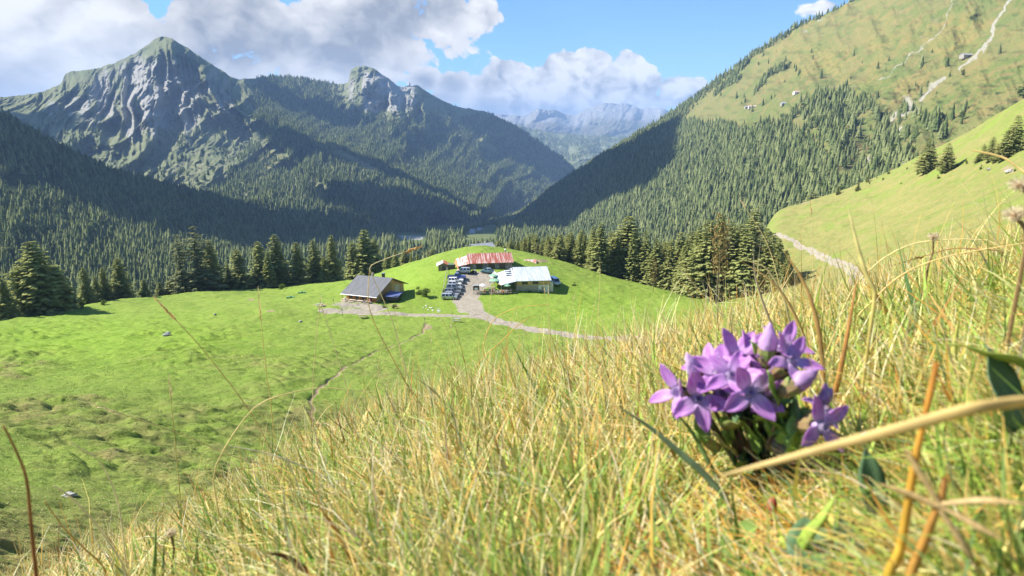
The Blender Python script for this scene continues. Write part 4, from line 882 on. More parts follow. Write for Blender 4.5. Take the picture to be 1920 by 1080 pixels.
for y in (-4., -2.0, 2.4, 4.6): MB().box(L_/2, L_/2+1.0, y-.09, y+.09, 5.3-abs(y)*.41-.28, 5.3-abs(y)*.41-.08).build('purlin', W_orange, ch)
cmn = MB().box(1.5, 2.1, 1.0, 1.7, 4.4, 6.3).build('chimney', METAL_D, ch); MB().box(1.42, 2.18, .92, 1.78, 6.3, 6.4).build('chimney_cap', METAL_L, cmn)
MB().box(-2.3, -1.7, 1.6, 2.1, 4.5, 6.0).build('chimney', STONE, ch)
MB().tube([(-L_/2-1.0, -W_/2-1.16, 2.04), (L_/2+1.0, -W_/2-1.16, 2.04)], .07).build('gutter', METAL_L, ch)
dk = MB(); dk.box(-L_/2-.8, L_/2+.3, -W_/2-3.0, -W_/2-.07, .1, .22)
for x in (-4.8, -2.4, 0, 2.4, 4.6): dk.box(x-.08, x+.08, -W_/2-2.9, -W_/2-2.75, -1.6, .1)
dk.build('terrace_deck', TABLEW, ch)
for x in (-L_/2-.7, 0, L_/2+.1): MB().box(x-.07, x+.07, -W_/2-.95, -W_/2-.81, .22, 2.1).build('post', W_orange, ch)
# blue-topped trailer beside it
tl = empty('trailer', cc+cdir*(L_/2+3.0)-wdir*3.2+Vector((0, 0, -.1)), yaw+.25, label='dark trailer under a sloping blue tarpaulin in the shade of the chalet', cat='trailer')
tl.location.z = gz(tl.location.x, tl.location.y)
MB().box(-1.6, 1.6, -2.2, 2.2, .5, 1.7).build('body', METAL_D, tl, bevel=.05); MB().slab([(-1.75, -2.4, 1.72), (1.75, -2.4, 1.55), (1.75, 2.4, 1.75), (-1.75, 2.4, 2.0)], .06).build('tarpaulin', simple('blue_tarp', (.11, .14, .30), .5, var=.3), tl)
for sx in (-1.65, 1.65): MB().lathe([(.1, -.1), (.35, -.1), (.35, .1), (.1, .1)], (0, 0, 0), 12, 'y').build('wheel', METAL_D, tl).location = (0, sx*0+(.9 if sx > 0 else -.9), .35)
# --- long barn with the rusty red roof
q1 = hit(872, 504); q2 = hit(958, 500); yb = rad(9); BL_, BW = 12.6, 8.6; bdir = Vector((math.cos(yb), math.sin(yb), 0)); bw = Vector((-math.sin(yb), math.cos(yb), 0))
bc = hit(921, 503)+bw*(BW/2); bc.z -= .2
barn = house('long_barn', bc, yb, BL_, BW, 2.05, 1.9, .6, W_old, R_red, 'long low barn with a rust streaked red metal roof at the back of the yard', 'barn', base=.7, oh_end=.5)
for x in (-3.6, .2, 3.4): MB().box(x-.9, x+.9, -BW/2-.12, -BW/2-.065, -.1, 1.75).build('door', W_dark, barn)
for x in (-1.6, 1.7): window(barn, x, .9, .7, .6, -BW/2-.06, frame=CLOTH['white'])
MB().box(-5.4, -4.6, -BW/2-.1, -BW/2-.065, .1, 1.5).build('shutter', W_grey, barn)
c_ = MB().tube([(5.0, .3, 3.8), (5.0, .3, 4.9)], .16, 8).build('stovepipe', METAL_L, barn); MB().lathe([(.05, 0), (.32, .02), (.26, .22), (.02, .32)], (5.0, .3, 4.9), 10).build('cowl', CLOTH['white'], c_)
lean = MB().slab([(-BL_/2-3.6, -BW/2-.9, 1.15), (-BL_/2-.5, -BW/2-.7, 1.75), (-BL_/2-.5, .8, 3.25), (-BL_/2-3.9, .2, 2.45)], .1).build('lean_to_roof', R_mix, barn)
MB().slab([(-BL_/2-3.65, -BW/2-.9, 1.12), (-BL_/2-3.95, .2, 2.42), (-BL_/2-4.5, .2, 1.3), (-BL_/2-3.6, -BW/2-.95, .2)], .06).build('gable_sheet', R_rustp, barn)
MB().prism([(-BL_/2-3.3, -BW/2+.1), (-BL_/2, -BW/2+.1), (-BL_/2, .2), (-BL_/2-3.3, .2)], -1, 1.15, 'z').build('lean_to_wall', W_old, barn)
# --- building with the bare metal roof
wc = hit(1000, 546); yw = rad(7); WL, WW = 9.4, 13.5; wd = Vector((math.cos(yw), math.sin(yw), 0)); ww = Vector((-math.sin(yw), math.cos(yw), 0)); w0 = wc+ww*(WW/2)
wh = house('mountain_inn', w0, yw, WL, WW, 3.1, 2.35, .45, W_yellow, R_white, 'inn with a big pale metal roof above a stone base right of the yard', 'inn', base=1.75, oh_end=.35)
MB().box(WL/2-3.3, WL/2-.2, -WW/2-.16, -WW/2-.065, -1., 1.7).build('plaster_panel', PLASTER, wh); MB().box(WL/2-2.4, WL/2-1.3, -WW/2-.22, -WW/2-.165, -.9, 1.35).build('door', W_grey, wh)
for x in (-2.4, .6): window(wh, x, 2.05, 1.5, .65, -WW/2, frame=W_dark)
MB().box(WL/2+.07, WL/2+1.1, -WW/2+.8, -WW/2+5.2, -.9, 2.3).build('annex', CLOTH['white'], wh); MB().slab([(WL/2+.03, -WW/2+.6, 2.34), (WL/2+1.3, -WW/2+.6, 2.2), (WL/2+1.3, -WW/2+5.4, 2.2), (WL/2+.03, -WW/2+5.4, 2.34)], .05).build('annex_roof', R_oldgrey, wh)
MB().slab([(-WL/2-4.6, -WW/2-1.3, 2.15), (-WL/2-.1, -WW/2-.55, 3.05), (-WL/2-.40, 1.2, 5.0), (-WL/2-5.2, 1.2, 3.5)], .1).build('porch_roof', R_white, wh)
MB().slab([(-WL/2-6.8, 1.5, 2.6), (-WL/2-4.7, -WW/2-.2, 2.1), (-WL/2-3.6, -2.0, 3.0), (-WL/2-5.3, 3.2, 3.9)], .08).build('side_porch_roof', R_oldgrey, wh)
for k in range(4): MB().box(-WL/2-2.6, -WL/2-.9, -3.4+k*1.1, -3.28+k*1.1, 3.85+k*.32, 4.05+k*.32).build('snow_guard', METAL_D, wh)
for k, (x, y) in enumerate(((-2.2, 1.2), (-.9, 1.6), (.6, 1.0), (1.9, 1.3))): MB().box(x, x+.9, -3.6+k*.1, -2.0+k*.1, 5.455-abs(-3.6+k*.1)*.348+.17, 5.455-abs(-2.8)*.348+.24).bm.free()
for x, y in ((-WL/2-4.4, -WW/2-1.1), (-WL/2-2.3, -WW/2-.8), (-WL/2-.3, -WW/2-.5), (-WL/2-4.9, -3.)): MB().box(x-.08, x+.08, y-.08, y+.08, -1.6, 2.15+(x+WL/2+4.6)*.2).build('post', W_old, wh)
MB().tube([(-WL/2-2.3, -WW/2-.8, 1.3), (-WL/2-3.3, -WW/2-1.0, 2.2)], .06, 5).build('brace', W_old, wh); MB().tube([(-WL/2-2.3, -WW/2-.8, 1.3), (-WL/2-1.3, -WW/2-.7, 2.55)], .06, 5).build('brace', W_old, wh)
dk = MB().box(-WL/2-7.5, -WL/2-.07, -WW/2-1.5, 0, -1.6, .12).build('terrace_floor', TABLEW, wh)
rl = MB()
for z in (.6, 1.0): rl.box(-WL/2-7.5, -WL/2-.1, -WW/2-1.5, -WW/2-1.44, z, z+.07)
for k in range(8): rl.box(-WL/2-7.5+k*1.05, -WL/2-7.42+k*1.05, -WW/2-1.52, -WW/2-1.44, .12, 1.07)
rl.build('railing', W_old, wh)
# shed with the dark box beside it
sc_ = hit(830.5, 507); sh = empty('wooden_shed', sc_+Vector((0, 1.6, -.1)), rad(6), label='small plank shed with a half rusted gable roof at the top left of the yard', cat='shed')
MB().prism([(-1.55, -1.5), (1.55, -1.5), (1.55, 1.65), (0, 2.35), (-1.55, 1.65)], -1.6, 2.2, 'y').build('wall', W_old, sh)
MB().slab([(-2.1, -2.1, 1.45), (0, -2.1, 2.42), (0, 2.8, 2.42), (-2.1, 2.8, 1.45)], .08).build('roof', sheet_mat('pale_shed_roof', (.62, .60, .58), (.52, .5, .49), seam=(.01, .01)), sh)
MB().slab([(0, -2.1, 2.42), (2.1, -2.1, 1.45), (2.1, 2.8, 1.45), (0, 2.8, 2.42)], .08).build('roof', R_rustp, sh, label='rusty orange roof half')
MB().box(-.35, .35, -1.66, -1.605, -.2, 1.4).build('door', W_dark, sh)
bx_ = hit(846.5, 505); b_ = empty('storage_box', bx_+Vector((0, .9, 0)), rad(6), label='dark wooden box with a flat lid against the right side of the small shed', cat='box'); MB().box(-1.05, 1.05, -.9, .9, -.5, 1.35).build('body', W_dark, b_); MB().slab([(-1.15, -1.0, 1.36), (1.15, -1.0, 1.36), (1.15, 1.0, 1.45), (-1.15, 1.0, 1.45)], .06).build('lid', simple('green_lid', (.10, .17, .10), .7), b_)
# house roof showing between the trees behind the knoll
hp = hit(903, 468); a_, v_ = azv(903, 457); rr_ = 292.; hx, hy = math.sin(a_)*rr_, math.cos(a_)*rr_; hzt = float(v_)*rr_
h2 = house('distant_house', (hx, hy, hzt-5.6), rad(30), 10, 8, 3.4, 2.3, .6, PLASTER, R_oldgrey, 'house with a pale grey roof half hidden in the trees behind the knoll', 'house', base=.6); window(h2, -2, 1.2, 1, 1.1, -4); window(h2, 1.5, 1.2, 1, 1.1, -4); MB().box(2, 2.7, .5, 1.2, 4.2, 6.4).build('chimney', STONE, h2)
# rusty roof corner behind the inn
rp = hit(994, 492); r2 = house('rusty_hut', rp+Vector((0, 2.2, -1.3)), rad(5), 3.2, 3.0, .9, .8, .3, W_old, R_mix, 'low hut with a rusty red roof just showing above the metal roof of the inn', 'hut', base=0); MB().box(-.4, .4, -1.56, -1.505, -.6, .7).build('door', W_dark, r2)
# white barn on the right slope, huts higher up
wp = hit(1470, 378, 200); fb = house('white_barn', wp+Vector((3.2, 6, -.6)), rad(58), 19, 9, 2.3, 1.7, .4, PLASTER, R_oldgrey, 'long low barn with a white end wall at the edge of the right slope', 'barn', base=0)
MB().box(-1.0+0, 1.0, -4.56, -4.505, .1, 1.9).build('door', W_dark, fb); window(fb, -5, 1.0, .9, .8, -4.5); window(fb, 5, 1.0, .9, .8, -4.5)
gp = hit(1848, 206, 200); g2 = house('stone_hut', gp+Vector((0, 3, -.5)), rad(12), 7.6, 5.0, 1.9, 1.2, .5, STONE, R_oldgrey, 'small stone hut with a grey roof high on the right slope below the bare earth', 'hut', base=0); MB().box(-.4, .5, -2.56, -2.505, -.1, 1.6).build('door', W_dark, g2)
# far huts on the pastures, seen from more than a kilometre
def land_point(L, px, py):
    d = np.hypot(L.px-px, L.py-py); k = np.unravel_index(np.argmin(d), d.shape); return Vector(L.V[k])
for px, py, w, h, rm_, lab in ((1411, 202, 17, 8, R_mix, 'far hut with a reddish roof on the pasture above the wood'), (1401, 203, 9, 6, R_oldgrey, 'smaller grey hut just left of the reddish far hut'), (1494, 176, 14, 7, R_mix, 'far hut on the track at the upper edge of the right wood'),
                            (1468, 197, 11, 6, R_white, 'pale far hut right beside the upper wood edge'), (1811, 108, 18, 7, R_oldgrey, 'grey hut high beside the pale stream bed')):
    p = land_point(L_rm, px, py); q = house('far_hut', p, rad(random.uniform(-20, 20)), w, h, 3, 2, .4, PLASTER if rm_ is R_mix else STONE, rm_, lab, 'hut', base=0); MB().box(-1, 1, -h/2-.1, -h/2-.02, 0, 2.2).build('door', W_dark, q)
for px, py, lab in ((899, 432, 'upper tiny farmhouse on the bright valley meadow'), (888, 434, 'lower tiny farmhouse beside the valley meadow'), (884, 438, 'tiny barn at the left corner of the valley meadow')):
    p = land_point(L_val, px, py); q = house('valley_house', p, rad(random.uniform(-30, 30)), 12, 9, 4, 3, .6, PLASTER, R_oldgrey, lab, 'house', base=0); MB().box(-.6, .6, -4.6, -4.52, 0, 2.2).build('door', W_dark, q); window(q, 3, 1.5, 1.2, 1.2, -4.5)

# ------------------------------------------------------------------ cars
def paint(name, c, metal=.35): return simple(name, c, .28, metal, .5, coat=.8)
TYRE = simple('tyre_rubber', (.02, .02, .02), .8, spec=.2); RIM = simple('wheel_rim', (.45, .46, .48), .3, .8); LAMP = simple('lamp_glass', (.75, .77, .8), .1, spec=.8); TAIL = simple('tail_lamp', (.4, .02, .02), .2); PLATE = simple('number_plate', (.8, .8, .78), .4)
def car(loc, rz, kind, pm, label, group='cars parked in the farm yard', pitch=0):
    root = empty('parked_car' if kind != 'pickup' else 'pickup_truck', loc, rz, label=label, cat='car' if kind not in ('van', 'pickup') else {'van': 'van', 'pickup': 'pickup truck'}[kind], group=group)
    L, Wd, H = {'hatch': (3.95, 1.7, 1.48), 'estate': (4.5, 1.78, 1.48), 'mpv': (4.2, 1.78, 1.68), 'suv': (4.4, 1.84, 1.7), 'van': (4.9, 1.95, 2.0), 'pickup': (5.2, 1.85, 1.75), 'beetle': (3.9, 1.65, 1.55)}[kind]
    h = L/2; belt = {'van': .56, 'pickup': .56, 'beetle': .58}.get(kind, .58)*H; rf = Wd/2
    # body: side outline with wheel arches, front at +x
    def arch(cx): return [(cx+.40*math.cos(a), .32+.40*math.sin(a)) for a in np.linspace(0, math.pi, 7)]
    fw, rw = h-.82, -h+.75
    if kind == 'van': top = [(h-.02, .75), (h-.25, .98), (h-.75, 1.12), (-h+.03, 1.12)]
    elif kind == 'beetle': top = [(h, .62), (h-.25, .88), (h-.9, .98), (-h+.6, .98), (-h+.05, .7)]
    else: top = [(h, .62), (h-.12, .80), (h-1.05, belt+.02), (-h+.1, belt+.05), (-h+.0, .75)]
    out = [(-h+.02, .3)]+arch(rw)[::-1]+arch(fw)[::-1]+[(h-.02, .3)]+top
    mb = MB(); mb.prism([(p[0], p[1]) for p in out], -rf, rf, 'y')
    bd = mb.build('body', pm, root, bevel=.05, smooth=False)
    # cabin, narrower at the roof
    t = top; z0 = belt-.02 if kind not in ('van', 'beetle') else (1.09 if kind == 'van' else .95)
    cab = {'hatch': (h-1.0, -h+.12, h-1.75, -h+.45), 'estate': (h-1.15, -h+.08, h-1.9, -h+.4), 'mpv': (h-.85, -h+.06, h-1.5, -h+.22), 'suv': (h-1.1, -h+.08, h-1.75, -h+.3), 'van': (h-.6, -h+.04, h-1.15, -h+.1), 'pickup': (h-1.35, -h+2.0, h-2.0, -h+2.2), 'beetle': (h-.95, -h+.35, h-1.6, -h+1.0)}[kind]
    xf, xr, xf2, xr2 = cab; w0, w1 = rf-.05, rf-.22; bm = bmesh.new()
    v = [bm.verts.new(p) for p in ((xr, -w0, z0), (xf, -w0, z0), (xf, w0, z0), (xr, w0, z0), (xr2, -w1, H-.04), (xf2, -w1, H-.04), (xf2, w1, H-.04), (xr2, w1, H-.04))]
    for f in ((0, 3, 2, 1), (4, 5, 6, 7), (0, 1, 5, 4), (1, 2, 6, 5), (2, 3, 7, 6), (3, 0, 4, 7)): bm.faces.new([v[i] for i in f])
    mm = MB(); mm.bm.free(); mm.bm = bm; mm.build('cabin', pm, bd, bevel=.05)
    # glass plates just proud of the cabin faces
    def quad(nm, a, b, c, d, s=.88, off=.012):
        P_ = [Vector(p) for p in (a, b, c, d)]; ce = sum(P_, Vector())/4; n = (P_[1]-P_[0]).cross(P_[3]-P_[0]).normalized(); P_ = [ce+(p-ce)*s+n*off for p in P_]
        bmq = MB(); bmq.slab(P_, .008); return bmq.build(nm, GLASS, bd)
    A, B_, C_, D_, E_, F_, G_, H_ = [Vector(p) for p in ((xr, -w0, z0), (xf, -w0, z0), (xf, w0, z0), (xr, w0, z0), (xr2, -w1, H-.04), (xf2, -w1, H-.04), (xf2, w1, H-.04), (xr2, w1, H-.04))]
    lerp = lambda a, b, t: a+(b-a)*t
    quad('windscreen', B_, C_, G_, F_); quad('rear_window', D_, A, E_, H_)
    nwin = 1 if kind == 'pickup' else 3 if kind in ('mpv', 'estate') else 2
    if kind == 'van': spans = [(.62, .95)]
    else: spans = [(k/nwin+.02, (k+1)/nwin-.02) for k in range(nwin)]
    for a0, b0_ in spans:
        quad('side_window', lerp(A, B_, a0), lerp(A, B_, b0_), lerp(E_, F_, b0_), lerp(E_, F_, a0), .84); quad('side_window', lerp(D_, C_, b0_), lerp(D_, C_, a0), lerp(H_, G_, a0), lerp(H_, G_, b0_), .84)
    for x in (fw, rw):
        for s in (-1, 1):
            y = s*(rf-.1); wl = MB().lathe([(.2, -.1), (.32, -.1), (.335, 0), (.32, .1), (.2, .1)], (0, 0, 0), 14, 'y').build('wheel', TYRE, root); wl.location = (x, y, .32)
            MB().lathe([(.02, -.11), (.20, -.105), (.20, .105), (.02, .11)], (0, 0, 0), 12, 'y').build('rim', RIM, wl)
    for s in (-1, 1):
        MB().box(h-.14, h+.005, s*(rf-.28)-.16, s*(rf-.28)+.16, .60, .74).build('headlight', LAMP, root); MB().box(-h-.012, -h+.05, s*(rf-.14)-.09, s*(rf-.14)+.09, .72, .95).build('tail_light', TAIL, root)
        MB().box(xf-.35, xf-.2, s*(rf+.02)-.02 if s > 0 else s*(rf+.14), s*(rf+.14) if s > 0 else s*(rf+.02)+.02, z0+.06, z0+.2).build('mirror', pm, root)
    MB().box(h-.02, h+.05, -rf+.08, rf-.08, .30, .50).build('bumper', METAL_D, root); MB().box(-h-.05, -h+.03, -rf+.08, rf-.08, .33, .52).build('bumper', METAL_D, root); MB().box(h+.05, h+.06, -.26, .26, .36, .47).build('number_plate', PLATE, root)
    if kind == 'pickup': MB().box(-h+.12, -h+1.95, -rf+.1, rf-.1, belt+.03, belt+.05).build('load_bed', METAL_D, root)
    return root
SIL = paint('silver_paint', (.50, .52, .54), .5); SIL2 = paint('light_silver_paint', (.60, .61, .63), .5); GRY = paint('grey_paint', (.30, .32, .35), .5); WHT = paint('white_paint', (.80, .80, .79), .0); BLU = paint('blue_paint', (.05, .09, .38), .2); TEA = paint('teal_paint', (.20, .36, .38), .1)
def dz(p, up=.03): return Vector((p.x, p.y, gz(p.x, p.y)+up))
f0 = hit(843, 561); f6 = hit(855, 523); rowd = (f6-f0); n_ = 7
yc = rad(-4)
cars_ = [('mpv', SIL, 'nearest silver compact people carrier at the front end of the parked row'), ('hatch', SIL2, 'light silver hatchback second from the front of the parked row'), ('estate', GRY, 'grey estate car third from the front of the parked row'),
         ('suv', SIL, 'silver car with dark windows in the middle of the parked row'), ('hatch', WHT, 'white hatchback fifth in the row, behind the silver one with dark windows'), ('estate', WHT, 'white estate car sixth in the row, next to the blue pickup'), ('pickup', BLU, 'dark blue pickup truck at the far end of the parked row')]
for k, (kd, pm, lab) in enumerate(cars_):
    p = f0+rowd*(k/(n_-1)); off = (0, .6, .5, 1.0, .6, .5, .6)[k]; c0 = dz(p+Vector((off*.4, 0, 0))); c0.z += .0
    o_ = car(c0, yc+random.uniform(-.05, .05), kd, pm, lab)
    a1 = c0+Vector((1.4, 0, 0)); a2_ = c0-Vector((1.4, 0, 0)); o_.rotation_euler.y = -math.atan2(gz(a1.x, a1.y)-gz(a2_.x, a2_.y), 2.8)
p = hit(836.5, 511); 
car(dz(hit(869, 512)), rad(176), 'mpv', SIL2, 'silver hatchback parked alone in front of the long barn'); car(dz(hit(914, 512)), rad(165), 'beetle', TEA, 'old rounded teal car parked at the right end of the long barn')
jp = dz(hit(887.5, 513)); jr = empty('quad_bike', jp, rad(60), label='small dark quad bike with a white front beside the silver hatchback', cat='quad bike')
MB().box(-.75, .75, -.28, .28, .42, .78).build('body', METAL_D, jr, bevel=.06); MB().box(-.5, .2, -.2, .2, .79, .95).build('seat', CLOTH['black'], jr, bevel=.04); MB().tube([(.45, -.4, 1.1), (.35, 0, 1.15), (.45, .4, 1.1)], .03).build('handlebar', METAL_D, jr); MB().box(.72, .85, -.28, .28, .6, 1.05).build('front_rack', CLOTH['white'], jr)
for x in (-.6, .6):
    for s in (-.5, .5): MB().lathe([(.1, -.13), (.32, -.13), (.32, .13), (.1, .13)], (0, 0, 0), 12, 'y').build('wheel', TYRE, jr).location = (x, s, .3)
car(dz(hit(1040, 533)), rad(-72), 'van', paint('pale_blue_paint', (.48, .55, .62), .2), 'pale blue-grey van parked behind the right end of the inn'); car(dz(hit(1036, 529)+Vector((-1.9, 2.4, 0))), rad(-70), 'suv', GRY, 'dark grey car squeezed between the inn and the pale van')
# tiny cars on the valley car park
for k in range(9):
    px = 756+k*4.6; p = land_point(L_val, px, 444.5+(k % 3)*1.3); q = empty('parked_car', p, rad(90+random.uniform(-8, 8)), label='tiny parked car on the gravel car park down in the valley', cat='car', group='cars on the valley car park'); MB().prism([(-2.1, .3), (2.1, .3), (2.1, .85), (1.1, 1.0), (.6, 1.5), (-1.6, 1.5), (-2.1, .95)], -.85, .85, 'y').build('body', random.choice([WHT, SIL, GRY, WHT]), q); q.scale = (1.3, 1.3, 1.3)

# ------------------------------------------------------------------ people, umbrellas, tables, posts, rocks
def person(loc, rz, pose, top, bottom, label, h=1.72, group=None):
    """one skinned body, clothes and hair as its parts"""
    s = h/1.72
    if pose == 'sit': J = [(0, 0, .52), (0, .02, .75), (0, .02, 1.0), (0, .02, 1.12), (0, 0, 1.22), (0, .0, 1.33), (-.1, -.02, .52), (-.12, -.42, .50), (-.12, -.45, .08), (-.12, -.6, .04), (.1, -.02, .52), (.12, -.42, .50), (.12, -.45, .08), (.12, -.6, .04), (-.19, .02, 1.04), (-.24, -.06, .80), (-.15, -.28, .76), (-.11, -.36, .77), (.19, .02, 1.04), (.24, -.06, .80), (.15, -.28, .76), (.11, -.36, .77)]
    else: J = [(0, 0, .92), (0, .0, 1.12), (0, .01, 1.36), (0, .01, 1.48), (0, -.01, 1.57), (0, -.01, 1.68), (-.09, 0, .88), (-.11, -.02, .48), (-.12, .03, .08), (-.13, -.12, .04), (.09, 0, .88), (.11, -.05, .48), (.12, -.02, .08), (.13, -.17, .04), (-.19, .01, 1.40), (-.25, .03, 1.12), (-.24, -.08, .88), (-.24, -.12, .79), (.19, .01, 1.40), (.25, .03, 1.12), (.24, -.08, .88), (.24, -.12, .79)]
    RAD = [.13, .125, .14, .055, .085, .07, .085, .06, .042, .035, .085, .06, .042, .035, .055, .042, .032, .036, .055, .042, .032, .036]
    Ed = [(0, 1), (1, 2), (2, 3), (3, 4), (4, 5), (0, 6), (6, 7), (7, 8), (8, 9), (0, 10), (10, 11), (11, 12), (12, 13), (2, 14), (14, 15), (15, 16), (16, 17), (2, 18), (18, 19), (19, 20), (20, 21)]
    root = empty('person', loc, rz, label=label, cat='person', group=group)
    def skin(name, sel, mat, grow, sub=1):
        keep = [e for e in Ed if e[0] in sel and e[1] in sel]; ids = sorted({i for e in keep for i in e}); mp_ = {i: k for k, i in enumerate(ids)}
        me = bpy.data.meshes.new(name); me.from_pydata([Vector(J[i])*s for i in ids], [(mp_[a], mp_[b]) for a, b in keep], []); o = link(name, me, mat, root)
        m_ = o.modifiers.new('skin', 'SKIN'); sv = me.skin_vertices[0].data
        for k, i in enumerate(ids): sv[k].radius = ((RAD[i]+grow)*s, (RAD[i]*(.8 if i < 3 else 1)+grow)*s)
        sv[0].use_root = True; o.modifiers.new('smooth', 'SUBSURF').levels = sub; o.modifiers['smooth'].render_levels = sub; return o
    skin('body', range(22), SKIN, 0); skin('shirt', {0, 1, 2, 14, 15, 18, 19}, CLOTH[top], .014); skin('trousers', {0, 6, 7, 8, 10, 11, 12}, CLOTH[bottom], .016)
    zt = J[5][2]*s; MB().lathe([(.03, -.08), (.088, -.07), (.1, .0), (.085, .07), (.02, .1)], (0, .02, zt+.0), 10).build('hair', HAIR, root, smooth=True); return root
def umbrella(loc, mat, label, r=1.5, tilt=0, h=2.4):
    o = empty('parasol', loc, random.uniform(0, 1), label=label, cat='parasol'); o.rotation_euler.x = tilt
    MB().tube([(0, 0, 0), (0, 0, h)], .03).build('pole', METAL_L, o); b = MB(); b.lathe([(r, h-.5), (r*.97, h-.44), (r*.5, h-.17), (.03, h+.04), (.01, h+.0), (r*.5, h-.21)], n=8); b.build('canopy', mat, o)
    MB().lathe([(.01, 0), (.28, 0), (.26, .12), (.03, .14)]).build('base', STONE, o)
def table(loc, rz, label, group, bench=True, tw=TABLEW):
    o = empty('picnic_table', loc, rz, label=label, cat='table', group=group); b = MB()
    for k in range(5): b.box(-.9, .9, -.36+k*.15, -.23+k*.15, .72, .76)
    b.build('table_top', tw, o)
    for s in (-1, 1):
        if bench: MB().box(-.9, .9, s*.72-.13, s*.72+.13, .42, .46).build('bench', tw, o)
        lg = MB(); lg.tube([(s*.65, -.7, -.3), (s*.65, -.15, .72)], .04, 4); lg.tube([(s*.65, .7, -.3), (s*.65, .15, .72)], .04, 4); lg.box(s*.65-.03, s*.65+.03, -.8, .8, .34, .42); lg.build('leg', tw, o)
random.seed(5)
for px, py, m_, r, lab in ((925, 529, CLOTH['green'], 1.35, 'pale green parasol farthest back beside the porch of the inn'), (928, 538, CLOTH['green'], 1.7, 'larger pale green parasol in front of the rear green one'), (945, 545, CLOTH['orange'], 1.5, 'orange parasol on the terrace left of the inn porch'), (951, 548, CLOTH['green'], 1.1, 'small green parasol touching the orange one on the terrace'), (656, 560, CLOTH['yellow'], 1.0, 'yellow parasol at the left corner of the chalet front'), (905, 548, CLOTH['white'], 1.1, 'white parasol over the separate table left of the terrace')):
    umbrella(dz(hit(px, py), 0), m_, lab, r)
pplc = [(921, 549, 'red', 'blue'), (925, 548, 'white', 'black'), (932, 550, 'blue', 'grey'), (938, 549, 'beige', 'blue'), (941, 551, 'red', 'black'), (948, 550, 'white', 'blue'), (906, 550, 'red', 'grey'), (909, 551, 'black', 'blue'), (955, 549, 'grey', 'black')]
for k, (px, py) in enumerate(((923, 550), (934, 551), (943, 551), (953, 550), (907, 551), (897, 550), (921, 543), (914, 548))):
    table(dz(hit(px, py), .0), random.uniform(-.3, .3), 'wooden picnic table on the open terrace left of the inn', 'terrace tables of the inn')
for px, py, a, b in pplc:
    p = dz(hit(px, py), 0)+Vector((.4, -.72, 0)); person(p, random.choice([math.pi, 0])+random.uniform(-.4, .4), 'sit', a, b, f'person in a {a} top and {b} trousers sitting at a terrace table of the inn', random.uniform(1.62, 1.8), 'guests on the inn terrace')
for k, (x, a, b, po, lab) in enumerate(((3.9, 'red', 'grey', 'stand', 'person in a red top standing at the right corner of the chalet front'), (3.0, 'white', 'black', 'sit', 'person in a white top and black trousers seated near the chalet corner'), (2.4, 'black', 'blue', 'sit', 'person in a black top seated in front of the chalet'), (-3.6, 'white', 'blue', 'stand', 'person in a white top standing at the left end of the chalet front'))):
    p = cc+cdir*x-wdir*(W_/2+1.9); p.z = cc.z+.22; person(p, yaw+random.uniform(-.6, .6)+(math.pi if po == 'sit' else 0)*0, po, a, b, lab)
for x in (-3.9, -1.6, .7, 3.0):
    p = cc+cdir*x-wdir*(W_/2+1.7); p.z = cc.z+.22; table(p, yaw, 'pale table set out under the eaves in front of the chalet', 'tables in front of the chalet', tw=CLOTH['beige'])
table(dz(hit(680, 596)), .3, 'dark picnic table standing alone on the grass below the chalet', None); table(dz(hit(856, 603)), -.2, 'grey picnic table on the grass below the road junction', None, tw=W_grey); table(dz(hit(600, 575), .02), .5, 'weathered bench table at the left end of the chalet track', None, tw=W_grey)
# boards and a column of slates by the terrace
sb = empty('notice_board', dz(hit(893, 551)), .15, label='dark notice board with a white sheet at the entrance of the inn terrace', cat='notice board'); MB().box(-.9, -.8, -.05, .05, -.3, 2.2).build('post', W_grey, sb); MB().box(.8, .9, -.05, .05, -.3, 2.2).build('post', W_grey, sb); bb = MB().box(-.8, .8, -.04, .04, .9, 2.3).build('panel', W_dark, sb); MB().box(-.45, .45, -.06, -.042, 1.0, 1.7).build('sheet', CLOTH['white'], bb)
MB().slab([(-1.0, -.3, 2.32), (1.0, -.3, 2.32), (1.0, .3, 2.42), (-1.0, .3, 2.42)], .05).build('little_roof', R_oldgrey, sb)
ban = empty('pale_post', dz(hit(919, 547)), 0, label='tall pale post at the left corner of the inn terrace', cat='post'); MB().tube([(0, 0, -.3), (0, 0, 3.0)], .06).build('post', CLOTH['white'], ban); MB().box(-.3, .3, -.03, .03, 2.5, 2.9).build('board', CLOTH['white'], ban)
def fence(pts, label, h=1.05, rails=(.5, .9)):
    root = empty('wooden_fence', pts[0], 0, label=label, cat='fence'); 
    for k, p in enumerate(pts): q = p-pts[0]; MB().tube([(q.x, q.y, q.z-.3), (q.x, q.y, q.z+h)], .06, 5).build('post', W_grey, root)
    for z in rails:
        b = MB(); b.tube([p-pts[0]+Vector((0, 0, z)) for p in pts], .035, 4); b.build('rail', W_grey, root)
fence([dz(hit(*p)) for p in ((828, 560), (829.5, 553), (831, 546), (832.5, 538), (834, 530), (835.5, 522), (837, 514), (838.5, 507))], 'post and rail fence along the left side of the parked cars')
fence([dz(hit(*p)) for p in ((889, 552), (894, 553), (900, 553), (907, 553), (914, 553), (922, 554))], 'low rough fence in front of the inn terrace tables', .8, (.4, .7))
for px, py, hh, lab in ((642, 594, 2.0, 'thin signpost at the left end of the chalet track'), (796, 606, 1.3, 'thin post on the grass below the track'), (780, 484, 1.1, 'short post on the knoll skyline above the shed'), (626, 571, 1.4, 'post at the corner of the chalet yard')):
    p = dz(hit(px, py), 0); o_ = empty('marker_post', p, 0, label=lab, cat='post'); MB().tube([(0, 0, -.3), (0, 0, hh)], .05, 5).build('post', W_grey, o_); MB().box(-.12, .12, -.055, -.045, hh-.3, hh-.05).build('plate', W_old, o_)
